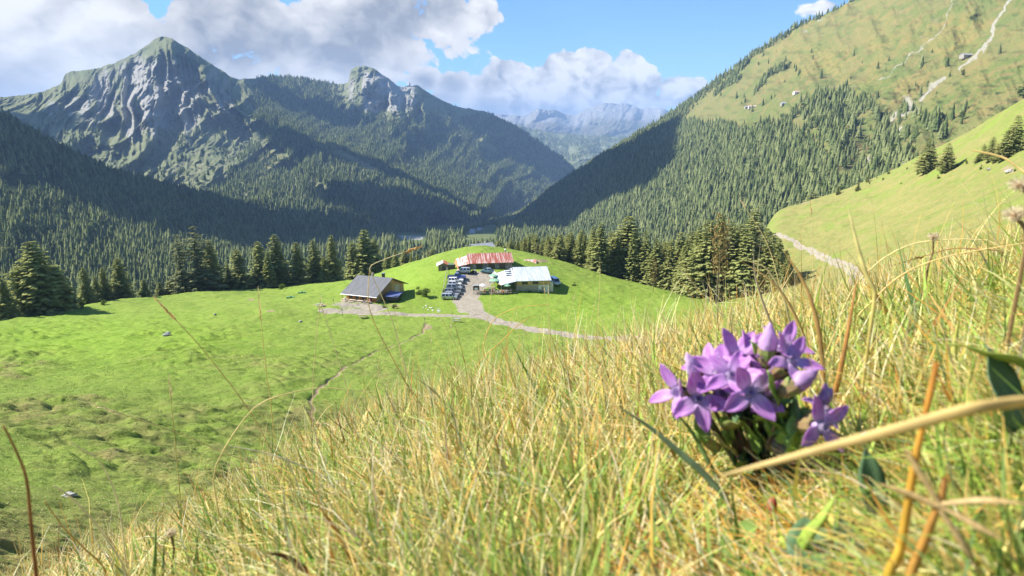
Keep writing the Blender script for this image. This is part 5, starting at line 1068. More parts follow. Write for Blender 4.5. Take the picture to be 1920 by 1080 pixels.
def rock(loc, s, label, group=None, seed=0, mat=None):
    bm = bmesh.new(); bmesh.ops.create_icosphere(bm, subdivisions=3, radius=1); R = np.random.default_rng(seed); st_ = R.uniform(.6, 1.3, 3)
    for v in bm.verts:
        n = float(fbm(np.array(v.co.x*1.4+seed*7), np.array(v.co.y*1.4+v.co.z*1.9), 3, seed)); v.co *= (1+.6*n); v.co = Vector((round(v.co.x*3)/6+v.co.x/2, round(v.co.y*3)/6+v.co.y/2, v.co.z*.6)); v.co = Vector((v.co.x*s*st_[0], v.co.y*s*st_[1], v.co.z*s))
    me = bpy.data.meshes.new('rock'); bm.to_mesh(me); bm.free(); o_ = link('rock', me, mat or ROCKM); o_.location = loc; return tag(o_, label, 'rock', group)
ROCKM = simple('limestone', (.46, .45, .42), .9, spec=.1, scale=2, col2=(.30, .29, .27), bump=.5)
for k, (px, py, s, lab) in enumerate(((130, 931, .42, 'grey boulder half sunk in the hummocky meadow at the lower left'), (313, 628, .7, 'pale stone lying on the bright green meadow left'), (563, 604, .5, 'small white stone right of the grassy mound'), (403, 590, .35, 'small pale stone on the meadow below the tall spruces'), (1855, 318, .7, 'pale rock slab on the upper right slope'), (1893, 322, 1.0, 'larger pale rock slab near the right edge of the slope'))):
    rock(dz(hit(px, py, 30), .05), s, lab, None, k)
for k in range(16): px = 794+k*2.3+random.uniform(-5, 5); py = 573+k*.85+random.uniform(-5, 5); rock(dz(hit(px, py), .05), random.uniform(.10, .30), 'white stone in the scatter of stones on the grass above the track', 'white stones above the track', 20+k, CLOTH['white'])
for px, py, lab in ((545, 559, 'left heap of dark green plastic crates on the meadow behind the mound'), (566, 550, 'right heap of dark green plastic crates on the meadow behind the mound')):
    o_ = empty('crate_heap', dz(hit(px, py)), .2, label=lab, cat='crates')
    for k in range(3): MB().box(-1.2+k*.9, -.5+k*.9, -.3+.2*(k % 2), .3+.2*(k % 2), 0, .35+.15*(k % 2)).build('crate', simple('green_plastic', (.05, .22, .15), .5), o_)

for px, py, h_, k, lab in ((797, 556, 3.2, 0, 'pale green bush on the slope between the chalet and the parked cars'), (788, 552, 2.4, 1, 'lower bush left of the pale green one beside the chalet shadow'), (738, 578, 1.6, 0, 'dark green scrub below the trailer by the chalet'), (722, 577, 1.3, 1, 'dull green scrub at the chalet corner'), (833, 549, 1.5, 0, 'dark bush behind the front cars of the parked row'), (1015, 549, 1.2, 1, 'weedy bush in front of the stone base of the inn'), (992, 548, 1.0, 0, 'small green bush below the terrace railing of the inn'), (1075, 536, 1.4, 1, 'rough bush on the grass right of the inn')):
    plant('bush', (BUSH[k], TB), dz(hit(px, py), 0), h_, lab, 'bush', None, 1.5, .3)
# ------------------------------------------------------------------ the grass slope in the foreground
def grass_mat(name, trans=.24, rough=.6):
    m, t, o = newmat(name); c = t.attr('col', 'Color'); pos = t.new('ShaderNodeNewGeometry').outputs['Position']
    c = t.mix(t.ramp(t.noise(pos, 90, 3), .35, .65, 0, .35), c, t.mix(1., c, (.62, .55, .45), 'MULTIPLY'))
    d = bsdf(t, c, rough, .25); tr = t.new('ShaderNodeBsdfTranslucent'); t.put(tr.inputs[0], c)
    mx = t.new('ShaderNodeMixShader'); mx.inputs[0].default_value = trans; t.put(mx.inputs[1], d.outputs[0]); t.put(mx.inputs[2], tr.outputs[0]); t.put(o.inputs[0], mx.outputs[0]); return m
M_grass = grass_mat('grass_blades')
def blades(x, y, L, w, az, lean, bend, col, seg=5, zoff=0., tipcol=None, twist=None):
    """ribbons rooted at x, y: lean from the vertical at the root, bend added along the length"""
    n = len(x); z = hz(x, y)+zoff; V = np.zeros((n, seg+1, 2, 3)); p = np.stack([x, y, z], -1); th = lean.copy(); a = az.copy(); dl = L/seg
    sw = np.zeros(n) if twist is None else twist; wob = rng.normal(0, .25, (seg+1, n))
    for k in range(seg+1):
        f = k/seg; ww = w*(1-f**1.6)*.5*(.75+.5*math.sin(math.pi*min(1, f+.2))) + .00015
        pa = a+math.pi/2+sw*f; s = np.stack([np.sin(pa), np.cos(pa), 0*pa], -1)*ww[:, None]; V[:, k, 0] = p-s; V[:, k, 1] = p+s
        d = np.stack([np.sin(a)*np.sin(th), np.cos(a)*np.sin(th), np.cos(th)], -1); p = p+d*dl[:, None]; th = th+bend/seg*(1+.8*f); a = a+wob[k]*.35
    b = np.arange(n)[:, None]*(2*(seg+1)); k = np.arange(seg)[None]*2; i = b+k; Fq = np.stack([i, i+1, i+3, i+2], -1).reshape(-1, 4)
    cc_ = np.repeat(col[:, None], seg+1, 1)
    if tipcol is not None: f = np.linspace(0, 1, seg+1)[None, :, None]; cc_ = cc_*(1-f)+tipcol[:, None]*f
    return V.reshape(-1, 3), Fq, np.repeat(cc_[:, :, None], 2, 2).reshape(-1, 3)
def merge(parts):
    o = 0; VV, FF, CC_ = [], [], []
    for V, Fq, c in parts: VV.append(V); FF.append(Fq+o); CC_.append(c); o += len(V)
    return np.concatenate(VV), np.concatenate(FF), np.concatenate(CC_)
def polar(n, r0, r1, a0=-50, a1=48, p=0.):
    u = rng.random(n); r = r0*(r1/r0)**u if p == 0 else (r0**p+(r1**p-r0**p)*u)**(1/p); a = rng.uniform(rad(a0), rad(a1), n); return np.sin(a)*r, np.cos(a)*r, r, a
def pal(n, cols, wts, jit=.22):
    c = np.array(cols)[rng.choice(len(cols), n, p=np.array(wts)/sum(wts))]; return np.clip(c*(1+rng.normal(0, jit, (n, 1)))*(1+rng.normal(0, .06, (n, 3))), .01, .95)
STRAW = [(.72, .52, .15), (.80, .66, .27), (.62, .40, .10), (.84, .76, .46)]; ORNG = [(.62, .28, .05), (.50, .20, .04), (.72, .42, .07)]; GRN = [(.20, .33, .045), (.30, .44, .06), (.42, .52, .10), (.15, .26, .09)]
def slopeaz(x, y): return rng.normal(-.9, 1.6, len(x))     # grass combed downhill, to the left and away
GC = at(1440, 900, .47)
def clear(x, y):
    d = np.hypot(x-GC.x, y-GC.y); t = np.hypot(x, y)/math.hypot(GC.x, GC.y); dl = np.abs(x*GC.y-y*GC.x)/math.hypot(GC.x, GC.y); return (d > .055) & ~((t < 1.02) & (t > .28) & (dl < .075) & (rng.random(len(x)) < .93))
P_ = []
greenness = lambda x, y: fbm(x/.35, y/.35, 3, 201)
def lmax(r): return .045+.076*np.clip(r, 0, 1.5)**.85
# dry culms and leaves
x, y, r, a = polar(105000, .26, 15); g = greenness(x, y); keep = clear(x, y) & (rng.random(len(x)) < np.clip(.45+.48*np.tanh((r-1.2)*1.1)-.9*g*(r < 3), .07, 1)); x, y, r, a = x[keep], y[keep], r[keep], a[keep]; n = len(x)
L = np.minimum(rng.uniform(.10, .34, n)*(1+.04*r), lmax(r)*rng.uniform(.5, 1.5, n))*(.8+.5*np.clip(fbm(x/.8, y/.8, 3, 207)+.5, 0, 1)); 
P_.append(blades(x, y, L, (.0012+.0009*r)*rng.uniform(.6, 1.3, n), slopeaz(x, y), np.abs(rng.normal(.95, .45, n)), rng.uniform(-.6, 2.4, n), pal(n, STRAW+ORNG, [4, 4, 2, 2, .5, .4, .7]), seg=5, tipcol=pal(n, STRAW, [3, 3, 2, 3])))
# matted thatch lying on the ground
x, y, r, a = polar(60000, .22, 11); n = len(x); L = np.minimum(rng.uniform(.06, .16, n), .05+.08*r)
P_.append(blades(x, y, L, (.0014+.0010*r)*rng.uniform(.6, 1.3, n), rng.uniform(-3.1, 3.1, n), rng.uniform(1.0, 1.5, n), rng.uniform(-.2, .5, n), pal(n, STRAW+ORNG+GRN[:2], [3, 3, 3, 3, 1.2, .8, 1, .8, .8]), seg=3, zoff=.006))
V_, F_, c_ = merge(P_); dg = link('dry_grass', npmesh('dry_grass', V_, F_, True, {'col': c_}), M_grass, kind='stuff', label='tangled golden dry grass covering the near slope', cat='grass')
P_ = []
x, y, r, a = polar(90000, .22, 7); g = greenness(x, y); keep = clear(x, y) & (rng.random(len(x)) < np.clip(1.0-.28*np.maximum(r-1.0, 0)+1.0*g, .05, 1)); x, y, r = x[keep], y[keep], r[keep]; n = len(x)
L = np.minimum(rng.uniform(.07, .20, n), lmax(r)*rng.uniform(.5, 1.4, n)); P_.append(blades(x, y, L, (.0022+.0009*r)*rng.uniform(.6, 1.5, n), rng.normal(-.6, 1.9, n), np.abs(rng.normal(.7, .42, n)), rng.uniform(-.3, 1.9, n), pal(n, GRN+[(.42, .44, .11)], [4, 4, 3, 2, 2]), seg=5, tipcol=pal(n, GRN+STRAW[:2], [2, 3, 3, 1, 2, 1])))
k_ = 15000; x, y, r, a = polar(k_, .28, 2.2); q_ = clear(x, y); x, y, r = x[q_], y[q_], r[q_]; k_ = len(x); P_.append(blades(x, y, np.minimum(rng.uniform(.07, .22, k_), .045+.13*r), rng.uniform(.0024, .0062, k_)*(1+.3*r), rng.uniform(-3.1, 3.1, k_), rng.uniform(.45, 1.45, k_), rng.uniform(-.4, 1.5, k_), pal(k_, GRN+STRAW+ORNG, [5, 6, 5, 3, 2, 1.5, 1, 1, 2.4, 1.2, 1.8]), seg=8, tipcol=pal(k_, GRN+STRAW+ORNG, [2, 3, 3, 1, 2, 2, 2, 1, 1, 1, 1]), twist=rng.normal(0, 1, k_)))
V_, F_, c_ = merge(P_); link('green_grass', npmesh('green_grass', V_, F_, True, {'col': c_}), M_grass, kind='stuff', label='fresh green grass blades among the dry grass in the foreground', cat='grass')
# fine tall culms standing over the crest
x, y, r, a = polar(1700, 1.6, 9, p=1.); n = len(x); P_ = [blades(x, y, rng.uniform(.18, .40, n), (.0012+.0005*r), rng.normal(-.2, 1.3, n), np.abs(rng.normal(.18, .16, n)), rng.uniform(.1, 1.3, n), pal(n, STRAW+ORNG, [3, 4, 2, 2, 1.6, .8, 1.5]), seg=7)]
V_, F_, c_ = merge(P_); link('tall_dry_culms', npmesh('tall_dry_culms', V_, F_, True, {'col': c_}), M_grass, kind='stuff', label='fine tall dry culms standing along the crest of the near slope', cat='grass')
# small tufts on the farther slope and the meadow
x, y, r, a = polar(120000, 13, 120, -44, 40); k = rng.random(len(x)) < np.clip(1.1-(r/150)**.5*.35, 0, 1); x, y, r, a = x[k], y[k], r[k], a[k]
fi = ((a-A_ax[0])/(A_ax[1]-A_ax[0])).astype(int).clip(0, NA-1); fj = ((np.log(r)-LR[0])/(LR[1]-LR[0])).astype(int).clip(0, NR-1)
okm = ((road[fj, fi] < .3) & (path[fj, fi] < .3) & (tr[fj, fi] < .3)) | (r < 28); x, y, r, fi, fj = x[okm], y[okm], r[okm], fi[okm], fj[okm]; n = len(x)
dr_ = np.where(r < 28, .9, dry[fj, fi]); lu = np.where(r < 28, 0, lush[fj, fi]); isd = rng.random(n) < dr_*.75
cg = pal(n, [(.26, .38, .05), (.32, .44, .07), (.20, .30, .04)], [3, 3, 1]); cs = pal(n, [(.46, .40, .15), (.36, .33, .11), (.60, .52, .26)], [3, 3, 1.5]); col = np.where(isd[:, None], cs, cg)
V_, F_, c_ = blades(x, y, rng.uniform(.03, .075, n)*(1+r/60), .010+.0010*r, rng.uniform(-3, 3, n), rng.uniform(.3, 1.1, n), rng.uniform(.2, .8, n), col, seg=2, zoff=-.01)
link('meadow_grass', npmesh('meadow_grass', V_, F_, True, {'col': c_}), M_grass, kind='stuff', label='short meadow grass tufts on the pasture below the slope', cat='grass')

# ---- single stems and blades that stand out: each its own thing
def ribbon_mesh(name, pts, w, col, tip=None, flat=True, thick=.35, prof='leaf', seg=22):
    """a blade or stem with a real cross-section, through the given points"""
    pts = np.array([list(p) for p in pts], float); t = np.linspace(0, 1, len(pts)); tt = np.linspace(0, 1, seg); Pc = np.stack([pchip(t, pts[:, k], tt) for k in range(3)], -1)
    T = np.gradient(Pc, axis=0); T /= np.linalg.norm(T, axis=1)[:, None]; view = Pc/np.linalg.norm(Pc, axis=1)[:, None]; Sd = np.cross(T, view); Sd /= np.linalg.norm(Sd, axis=1)[:, None]+1e-9; Nn = np.cross(Sd, T)
    tw = np.sin(tt*2.2+pts[0, 0]*40)*.5; S2 = Sd*np.cos(tw)[:, None]+Nn*np.sin(tw)[:, None]; N2 = -Sd*np.sin(tw)[:, None]+Nn*np.cos(tw)[:, None]
    if prof == 'leaf': wf = np.minimum(1, .55+.9*tt)*np.clip((1-tt)/.45, 0, 1)**.75
    elif prof == 'stem': wf = 1-.55*tt
    else: wf = np.clip(np.sin(np.pi*np.clip(tt*.96+.02, 0, 1)), .05, 1)**.6
    n = 6; V = []
    for i in range(seg):
        for k in range(n):
            q = k*2*math.pi/n; V.append(Pc[i]+S2[i]*math.cos(q)*w*.5*wf[i]+N2[i]*math.sin(q)*w*.5*wf[i]*(thick if flat else 1))
    Fq = [(i*n+k, i*n+(k+1) % n, (i+1)*n+(k+1) % n, (i+1)*n+k) for i in range(seg-1) for k in range(n)]
    c0 = np.array(col); c1 = np.array(tip if tip is not None else col); cc_ = (c0*(1-tt[:, None])+c1*tt[:, None])*(1+.12*np.sin(tt*37)[:, None]); return npmesh(name, np.array(V), np.array(Fq), True, {'col': np.repeat(cc_, n, 0)})
def root_below(p): return Vector((p.x, p.y, gz(p.x, p.y)-.01))
def seedhead(pts_dir, base, n, size, col, seed):
    R = np.random.default_rng(seed); V, F_ = [], []; d = Vector(pts_dir).normalized()
    for k in range(n):
        f = k/n; c = Vector(base)+Vector(pts_dir)*f; u = d.cross(Vector(R.normal(size=3))).normalized(); s = size*(1-.6*f)*R.uniform(.7, 1.2); tip = c+d*s*1.3+u*s*.55; sd = d.cross(u)*s*.22; b = len(V)
        V += [c, (c+tip)/2+sd+u*s*.12, tip, (c+tip)/2-sd+u*s*.12]; F_.append((b, b+1, b+2, b+3))
    return npmesh('seed_head', np.array([list(v) for v in V]), np.array(F_), False, {'col': np.clip(np.array(col)*(1+R.normal(0, .15, (len(V), 1))), 0, 1)})
def stalk(name, pp, r, w, col, label, cat, tip=None, flat=True, prof='leaf', head=None, ground=True, group=None):
    """pp from the base to the tip: (px, py[, dr]); r = range of the plant in metres"""
    if cat == 'grass stalk': w = w*1.25; col = tuple(min(.95, c*1.25) for c in col)
    P3 = [at(q[0], q[1], r+(q[2] if len(q) > 2 else 0)) for q in pp]
    if ground:
        rb = root_below(P3[0])
        if rb.z < P3[0].z-.01: P3 = [rb]+P3
    base = P3[0].copy(); root = empty('grass_plant' if cat in ('grass blade', 'grass stalk') else 'dead_plant', base, 0, label=label, cat='grass' if 'grass' in cat else 'dead plant', group=group); loc_ = [p-base for p in P3]
    def shift(me): v = np.zeros(len(me.vertices)*3, np.float32); me.vertices.foreach_get('co', v); v = v.reshape(-1, 3)-np.array(base, np.float32); me.vertices.foreach_set('co', v.ravel()); me.update(); return me
    link('blade' if flat else 'stem', shift(ribbon_mesh('blade', P3, w, col, tip, flat, prof=prof)), M_grass, root)
    if head: dv = (P3[-1]-P3[-2]).normalized()*head[0]; link('seed_head', shift(seedhead(dv, P3[-1]-dv*.25, head[1], head[2], head[3], int(pp[0][0]))), M_grass, root)
    return root
st_ = (.72, .60, .28); or_ = (.55, .26, .05); gr_ = (.20, .33, .07); pk = (.62, .44, .20)
stalk('grass_blade', [(2010, 775, .03), (1930, 752, .012), (1835, 764), (1700, 800), (1520, 848), (1352, 892)], .235, .0042, (.72, .52, .18), 'thick golden blade crossing diagonally below the purple flowers', 'grass blade', prof='mid', tip=(.75, .55, .22))
stalk('dry_stem', [(70, 1090), (66, 1060), (58, 980), (50, 900), (30, 845), (6, 798)], .5, .0030, (.30, .10, .03), 'dark red-brown curved stem at the left edge', 'stem', flat=False, prof='stem', tip=(.42, .22, .08))
stalk('grass_stalk', [(850, 880), (790, 770), (735, 670), (700, 600), (690, 562), (693, 506)], 1.5, .0030, (.70, .55, .2), 'tall bent golden grass stalk in front of the grey roofed chalet', 'grass stalk', flat=False, prof='stem')
stalk('grass_stalk', [(790, 800), (760, 690), (735, 600), (693, 504), (722, 486), (764, 471)], 1.52, .0024, (.75, .66, .40), 'pale stalk kinked at the top with an orange seed head over the chalet', 'grass stalk', flat=False, prof='stem', head=(.045, 46, .010, (.62, .38, .13)))
stalk('grass_blade', [(1548, 860), (1546, 740), (1538, 640), (1520, 560), (1490, 500), (1465, 465)], .62, .0042, (.38, .19, .05), 'dark orange curved blade right behind the purple flowers', 'grass blade', tip=(.62, .40, .14))
stalk('grass_blade', [(1545, 800), (1570, 720), (1592, 610), (1610, 500)], .60, .0046, (.50, .26, .05), 'upright orange blade crossing the lower end of the farm track', 'grass blade', tip=(.6, .3, .1))
stalk('grass_blade', [(1640, 560), (1626, 520), (1612, 478), (1600, 430), (1588, 384)], .61, .0042, (.70, .58, .16), 'yellow blade standing against the right slope', 'grass blade', tip=(.75, .68, .3))
stalk('grass_blade', [(1470, 720), (1450, 620), (1428, 560), (1415, 510), (1412, 458)], .9, .0034, (.55, .36, .15), 'pale orange blade in front of the near end of the wood', 'grass blade', tip=(.7, .6, .4))
stalk('grass_blade', [(1530, 780), (1512, 650), (1490, 590), (1450, 530), (1385, 487)], .8, .0040, or_, 'orange arching blade over the end of the dark wood', 'grass blade', tip=(.68, .48, .18))
stalk('grass_blade', [(1560, 830), (1500, 690), (1480, 600), (1470, 560), (1432, 500), (1395, 487)], .9, .0030, st_, 'thin straw blade arching left over the wood', 'grass blade', tip=st_)
stalk('grass_stalk', [(1590, 640), (1570, 610), (1600, 540), (1680, 470), (1740, 452), (1850, 450), (1990, 560)], 1.3, .0028, st_, 'long pale stalk arching from the track to the right edge', 'grass stalk', flat=False, prof='stem')
stalk('grass_stalk', [(1600, 720), (1580, 640), (1640, 560), (1700, 510), (1780, 480), (1925, 455)], 1.1, .0028, (.68, .5, .2), 'second arching stalk just under the long pale one', 'grass stalk', flat=False, prof='stem')
stalk('green_blade', [(1370, 960), (1330, 900), (1270, 845), (1210, 795), (1150, 757)], .42, .0052, (.24, .36, .17), 'wide grey-green blade pointing to the upper left beside the flowers', 'grass blade', tip=(.28, .36, .18))
stalk('green_blade', [(1352, 930), (1325, 860), (1290, 800), (1262, 770)], .47, .0042, (.18, .28, .12), 'narrow green blade close under the leftmost purple flower', 'grass blade', tip=gr_)
stalk('green_blade', [(290, 1090), (291, 1040), (293, 968)], .62, .0040, gr_, 'short upright green blade at the bottom left', 'grass blade', tip=(.3, .42, .1))
stalk('green_blade', [(305, 1090), (306, 1060), (308, 1010)], .64, .0034, (.16, .28, .06), 'shorter dark green blade right of the upright one at the bottom left', 'grass blade')
stalk('grass_blade', [(680, 1100), (650, 1030), (620, 980), (592, 940)], .42, .0040, (.66, .30, .05), 'orange blade rising to the left at the bottom edge', 'grass blade', tip=(.7, .42, .1))
stalk('grass_blade', [(580, 1085), (560, 1060), (530, 1042), (498, 1036)], .42, .0050, (.45, .2, .07), 'dark brown blade tip curving left at the bottom edge', 'grass blade', tip=(.12, .06, .03))
stalk('grass_blade', [(1660, 1100), (1690, 1020), (1715, 870), (1735, 780), (1757, 680)], .27, .0046, (.68, .48, .05), 'tall orange and yellow stem behind the golden diagonal blade', 'stem', flat=False, prof='stem', tip=(.62, .26, .05))
star_ = stalk('dry_stem', [(1700, 1110), (1735, 1010), (1758, 950), (1770, 915), (1772, 895)], .27, .0046, (.66, .36, .07), 'thick orange stem with dry leaves spreading like a star', 'stem', flat=False, prof='stem', tip=(.42, .2, .06))
for k, (q, lab) in enumerate((([(1765, 945), (1850, 938), (1925, 945)], 'golden dry leaf spreading right from the star shaped stem'), ([(1765, 950), (1830, 985), (1885, 1015)], 'brown dry leaf falling to the right of the star shaped stem'), ([(1765, 950), (1720, 880), (1690, 830)], 'thin brown leaf rising left from the star shaped stem'), ([(1762, 955), (1800, 1010), (1840, 1080)], 'thin brown leaf hanging down from the star shaped stem'), ([(1762, 950), (1700, 925), (1640, 905)], 'pale brown leaf stretching left from the star shaped stem'))):
    lf_ = stalk('dry_leaf', q, .268, .0030, pk, lab, 'leaf', tip=(.5, .36, .14), ground=False); b_ = lf_.children[0]; b_.name = 'dry_leaf'; b_.parent = star_; b_.location = lf_.location-star_.location; b_['label'] = lab; bpy.data.objects.remove(lf_)
stalk('grass_blade', [(1700, 1100), (1735, 1040), (1790, 990), (1850, 960)], .33, .0036, (.3, .44, .1), 'green blade arching at the lower right corner', 'grass blade', tip=(.2, .3, .06))
stalk('green_blade', [(1490, 1060), (1510, 1010), (1545, 965), (1570, 925)], .34, .0072, (.30, .46, .05), 'broad bright green blade below the purple flowers', 'grass blade', tip=(.4, .52, .1))
stalk('green_blade', [(1700, 700), (1704, 660), (1800, 600)][:2]+[(1790, 640), (1797, 595)][1:], .7, .0048, (.5, .55, .08), 'yellow-green upright blade near the right edge', 'grass blade', tip=(.62, .62, .15)) if False else stalk('green_blade', [(1783, 720), (1790, 650), (1799, 592)], .62, .0052, (.5, .55, .08), 'yellow-green upright blade near the right edge', 'grass blade', tip=(.62, .62, .15))
stalk('grass_stalk', [(560, 960), (480, 790), (400, 680), (360, 632), (320, 590)], 2.2, .0034, (.62, .50, .2), 'leaning stalk with a full seed head over the bright left meadow', 'grass stalk', flat=False, prof='stem', head=(.10, 60, .013, (.68, .5, .24)))
stalk('grass_stalk', [(520, 880), (508, 760), (497, 680), (488, 585)], 2.3, .0032, (.68, .54, .2), 'upright stalk with a narrow golden seed head beside the mound', 'grass stalk', flat=False, prof='stem', head=(.12, 60, .010, (.74, .58, .3)))
stalk('grass_stalk', [(590, 900), (586, 760), (592, 640), (600, 575)], 2.4, .0030, (.66, .58, .3), 'thin upright stalk left of the chalet yard', 'grass stalk', flat=False, prof='stem', head=(.06, 24, .009, (.74, .64, .4)))
stalk('grass_stalk', [(690, 860), (660, 760), (630, 660), (607, 586)], 2.4, .0030, (.7, .62, .36), 'pale stalk leaning left beside the chalet yard', 'grass stalk', flat=False, prof='stem', head=(.06, 24, .009, (.74, .64, .4)))
stalk('grass_stalk', [(330, 1080), (340, 960), (330, 850), (320, 738)], 1.7, .0030, (.55, .50, .18), 'upright green-gold stalk with a seed head on the lower left meadow', 'grass stalk', flat=False, prof='stem', head=(.07, 40, .009, (.66, .56, .3)))
stalk('grass_stalk', [(470, 1060), (410, 960), (400, 900), (440, 810), (500, 750), (590, 728), (700, 736)], 1.0, .0022, (.66, .56, .24), 'arching stalk rising from the lower left to the middle', 'grass stalk', flat=False, prof='stem')
stalk('grass_stalk', [(700, 960), (600, 890), (500, 850), (430, 836)], .8, .0022, (.78, .70, .48), 'long pale stalk pointing left over the lower meadow', 'grass stalk', flat=False, prof='stem')
stalk('grass_stalk', [(240, 1080), (225, 960), (190, 870), (132, 829)], 1.0, .0024, (.72, .66, .4), 'pale hooked stalk at the lower left', 'grass stalk', flat=False, prof='stem')
stalk('grass_stalk', [(560, 890), (450, 860), (330, 810), (206, 769)], 1.7, .0028, (.64, .54, .24), 'straight stalk leaning far left with a fine seed head', 'grass stalk', flat=False, prof='stem', head=(.10, 40, .009, (.72, .6, .36)))
stalk('grass_stalk', [(200, 1080), (160, 1030), (120, 990), (84, 940)], 1.1, .0026, (.55, .36, .12), 'brown stalk leaning left in the bottom left corner', 'grass stalk', flat=False, prof='stem')
stalk('grass_stalk', [(240, 1090), (200, 1010), (130, 930), (100, 910)], .9, .0026, (.72, .64, .4), 'pale thin stalk leaning left in the bottom left corner', 'grass stalk', flat=False, prof='stem')
stalk('grass_stalk', [(1500, 620), (1470, 560), (1440, 460), (1395, 385)], 2.2, .0030, (.68, .58, .26), 'thin stalk with a nodding head before the near end of the wood', 'grass stalk', flat=False, prof='stem', head=(.05, 26, .008, (.74, .6, .34)))
stalk('grass_stalk', [(1500, 760), (1380, 620), (1290, 520), (1180, 430)][:3], 1.8, .0026, (.6, .55, .28), 'stalk rising before the dark wood', 'grass stalk', flat=False, prof='stem', head=(.06, 26, .007, (.7, .6, .36)))
stalk('grass_stalk', [(1527, 700), (1525, 560), (1524, 470), (1521, 396)], 2.6, .0024, (.6, .52, .26), 'fine upright stalk with an orange head before the right slope', 'grass stalk', flat=False, prof='stem', head=(.05, 22, .008, (.7, .4, .2)))
stalk('grass_stalk', [(1990, 350), (1925, 325), (1880, 295), (1822, 281)], .8, .0026, (.74, .56, .22), 'golden stalk reaching in from the right edge before the spruces', 'grass stalk', flat=False, prof='stem')
stalk('grass_stalk', [(1880, 470), (1800, 465), (1740, 478), (1720, 484)], 1.4, .0026, (.36, .2, .08), 'brown stalk lying across the dry grass at the right', 'grass stalk', flat=False, prof='stem', head=(.06, 30, .007, (.3, .16, .06)))
stalk('grass_blade', [(890, 700), (940, 640), (985, 600), (1010, 590)][:4], 2.0, .0030, (.68, .42, .1), 'bent orange blade over the road junction', 'grass blade', flat=True) 
stalk('grass_stalk', [(930, 700), (905, 660), (925, 600), (980, 575), (1030, 571)], 2.0, .0026, (.72, .5, .14), 'orange arching stalk right of the road junction', 'grass stalk', flat=False, prof='stem')
for k, (bx_, tx_, ty_) in enumerate(((1030, 1028, 548), (1050, 1021, 545), (1015, 1075, 560), (985, 968, 590), (905, 828, 598), (840, 845, 612), (900, 925, 520), (1180, 1250, 660), (760, 742, 590), (700, 718, 640), (800, 808, 640), (1080, 1115, 570), (1120, 1160, 590))):
    stalk('grass_stalk', [(bx_, 760), ((bx_*2+tx_)/3+6, 700), ((bx_+tx_)/2, (760+ty_)/2-10), (tx_, ty_)], 2.4+.2*(k % 4), .0026, (.66, .58, .26), 'thin pale stalk standing up from the crest before the farm', 'grass stalk', flat=False, prof='stem', head=(.05, 22, .007, (.74, .64, .38)), group='thin stalks on the crest')
# seed clocks
M_fluff = leaf_mat('seed_fluff', [(.62, .48, .28), (.85, .76, .58), (.7, .58, .4)], .4)
def clock(px, py, r, rr, stem_to, label, seed):
    c = at(px, py, r); R = np.random.default_rng(seed); root = empty('seed_clock', root_below(c), 0, label=label, cat='seed head'); b = root.location.copy(); V = []
    for k in range(240):
        d = R.normal(size=3); d /= np.linalg.norm(d); d[2] = d[2]*.8+.1; p = np.array(c-b); u = np.cross(d, R.normal(size=3)); u /= np.linalg.norm(u); q = rr*R.uniform(.6, 1.05); V += [p+d*rr*.2-u*rr*.012, p+d*rr*.2+u*rr*.012, p+d*q+u*rr*.035, p+d*q-u*rr*.035]
    link('fluff', npmesh('fluff', np.array(V), np.arange(len(V)).reshape(-1, 4), False, {'tint': R.random(len(V))}), M_fluff, root)
    s = MB(); e = at(*stem_to, r)-b; s.tube([e*1.0, (e+(c-b))/2+Vector((.004, 0, 0)), c-b], .0016, 6); e0 = Vector((e.x, e.y, -.0)); s.tube([e0, e], .0016, 6); s.build('stem', simple('brown_stem', (.22, .14, .05), .7), root); h_ = MB(); h_.lathe([(.001, -rr*.3), (rr*.28, -rr*.15), (rr*.25, .02*rr), (.001, rr*.15)], tuple(c-b), 10); h_.build('seed_base', simple('seed_base_brown', (.3, .16, .07), .8), root)
clock(1912, 347, .62, .0085, (1960, 420), 'fluffy seed head cut by the right edge', 1); clock(1902, 403, .62, .0090, (1925, 455), 'fluffy seed head on a dark stem near the right edge', 2)
clock(1750, 445, 1.3, .011, (1740, 500), 'small round seed head before the right slope', 3); clock(830, 864, .9, .0100, (850, 920), 'small spiky seed head in the grass at the middle bottom', 4); clock(320, 1000, .9, .0085, (322, 1060), 'brown dried flower head at the bottom left', 5); clock(880, 800, 1.2, .0085, (905, 850), 'tiny brown seed head in the dry grass', 6)
# ---- leaves near the ground
def leaf_mesh(L, W, cup=.2, curl=.3, pts=9, serr=0):
    V = []; 
    for i in range(pts):
        t = i/(pts-1); w = W*.5*math.sin(math.pi*min(1, t**.75*1.0))**.8+.0001
        for j in range(5): s = (j-2)/2; V.append((s*w, t*L, cup*abs(s)**1.6*w+curl*L*(-t*t)*.6+.03*L*math.sin(t*9+s)))
    Fq = [(i*5+j, i*5+j+1, (i+1)*5+j+1, (i+1)*5+j) for i in range(pts-1) for j in range(4)]
    return np.array(V), np.array(Fq)
def vein_mat(name, c, c2, trans=.3, rough=.45):
    m, t, o = newmat(name); tc = t.new('ShaderNodeTexCoord').outputs['Object']; n = t.noise(tc, 120, 4, .6); col = t.mix(t.ramp(n, .35, .65), c, c2); d = bsdf(t, col, rough, .3); tr = t.new('ShaderNodeBsdfTranslucent'); t.put(tr.inputs[0], col)
    mx = t.new('ShaderNodeMixShader'); mx.inputs[0].default_value = trans; t.put(mx.inputs[1], d.outputs[0]); t.put(mx.inputs[2], tr.outputs[0]); t.put(o.inputs[0], mx.outputs[0]); return m
LV, LF = leaf_mesh(1, .5)
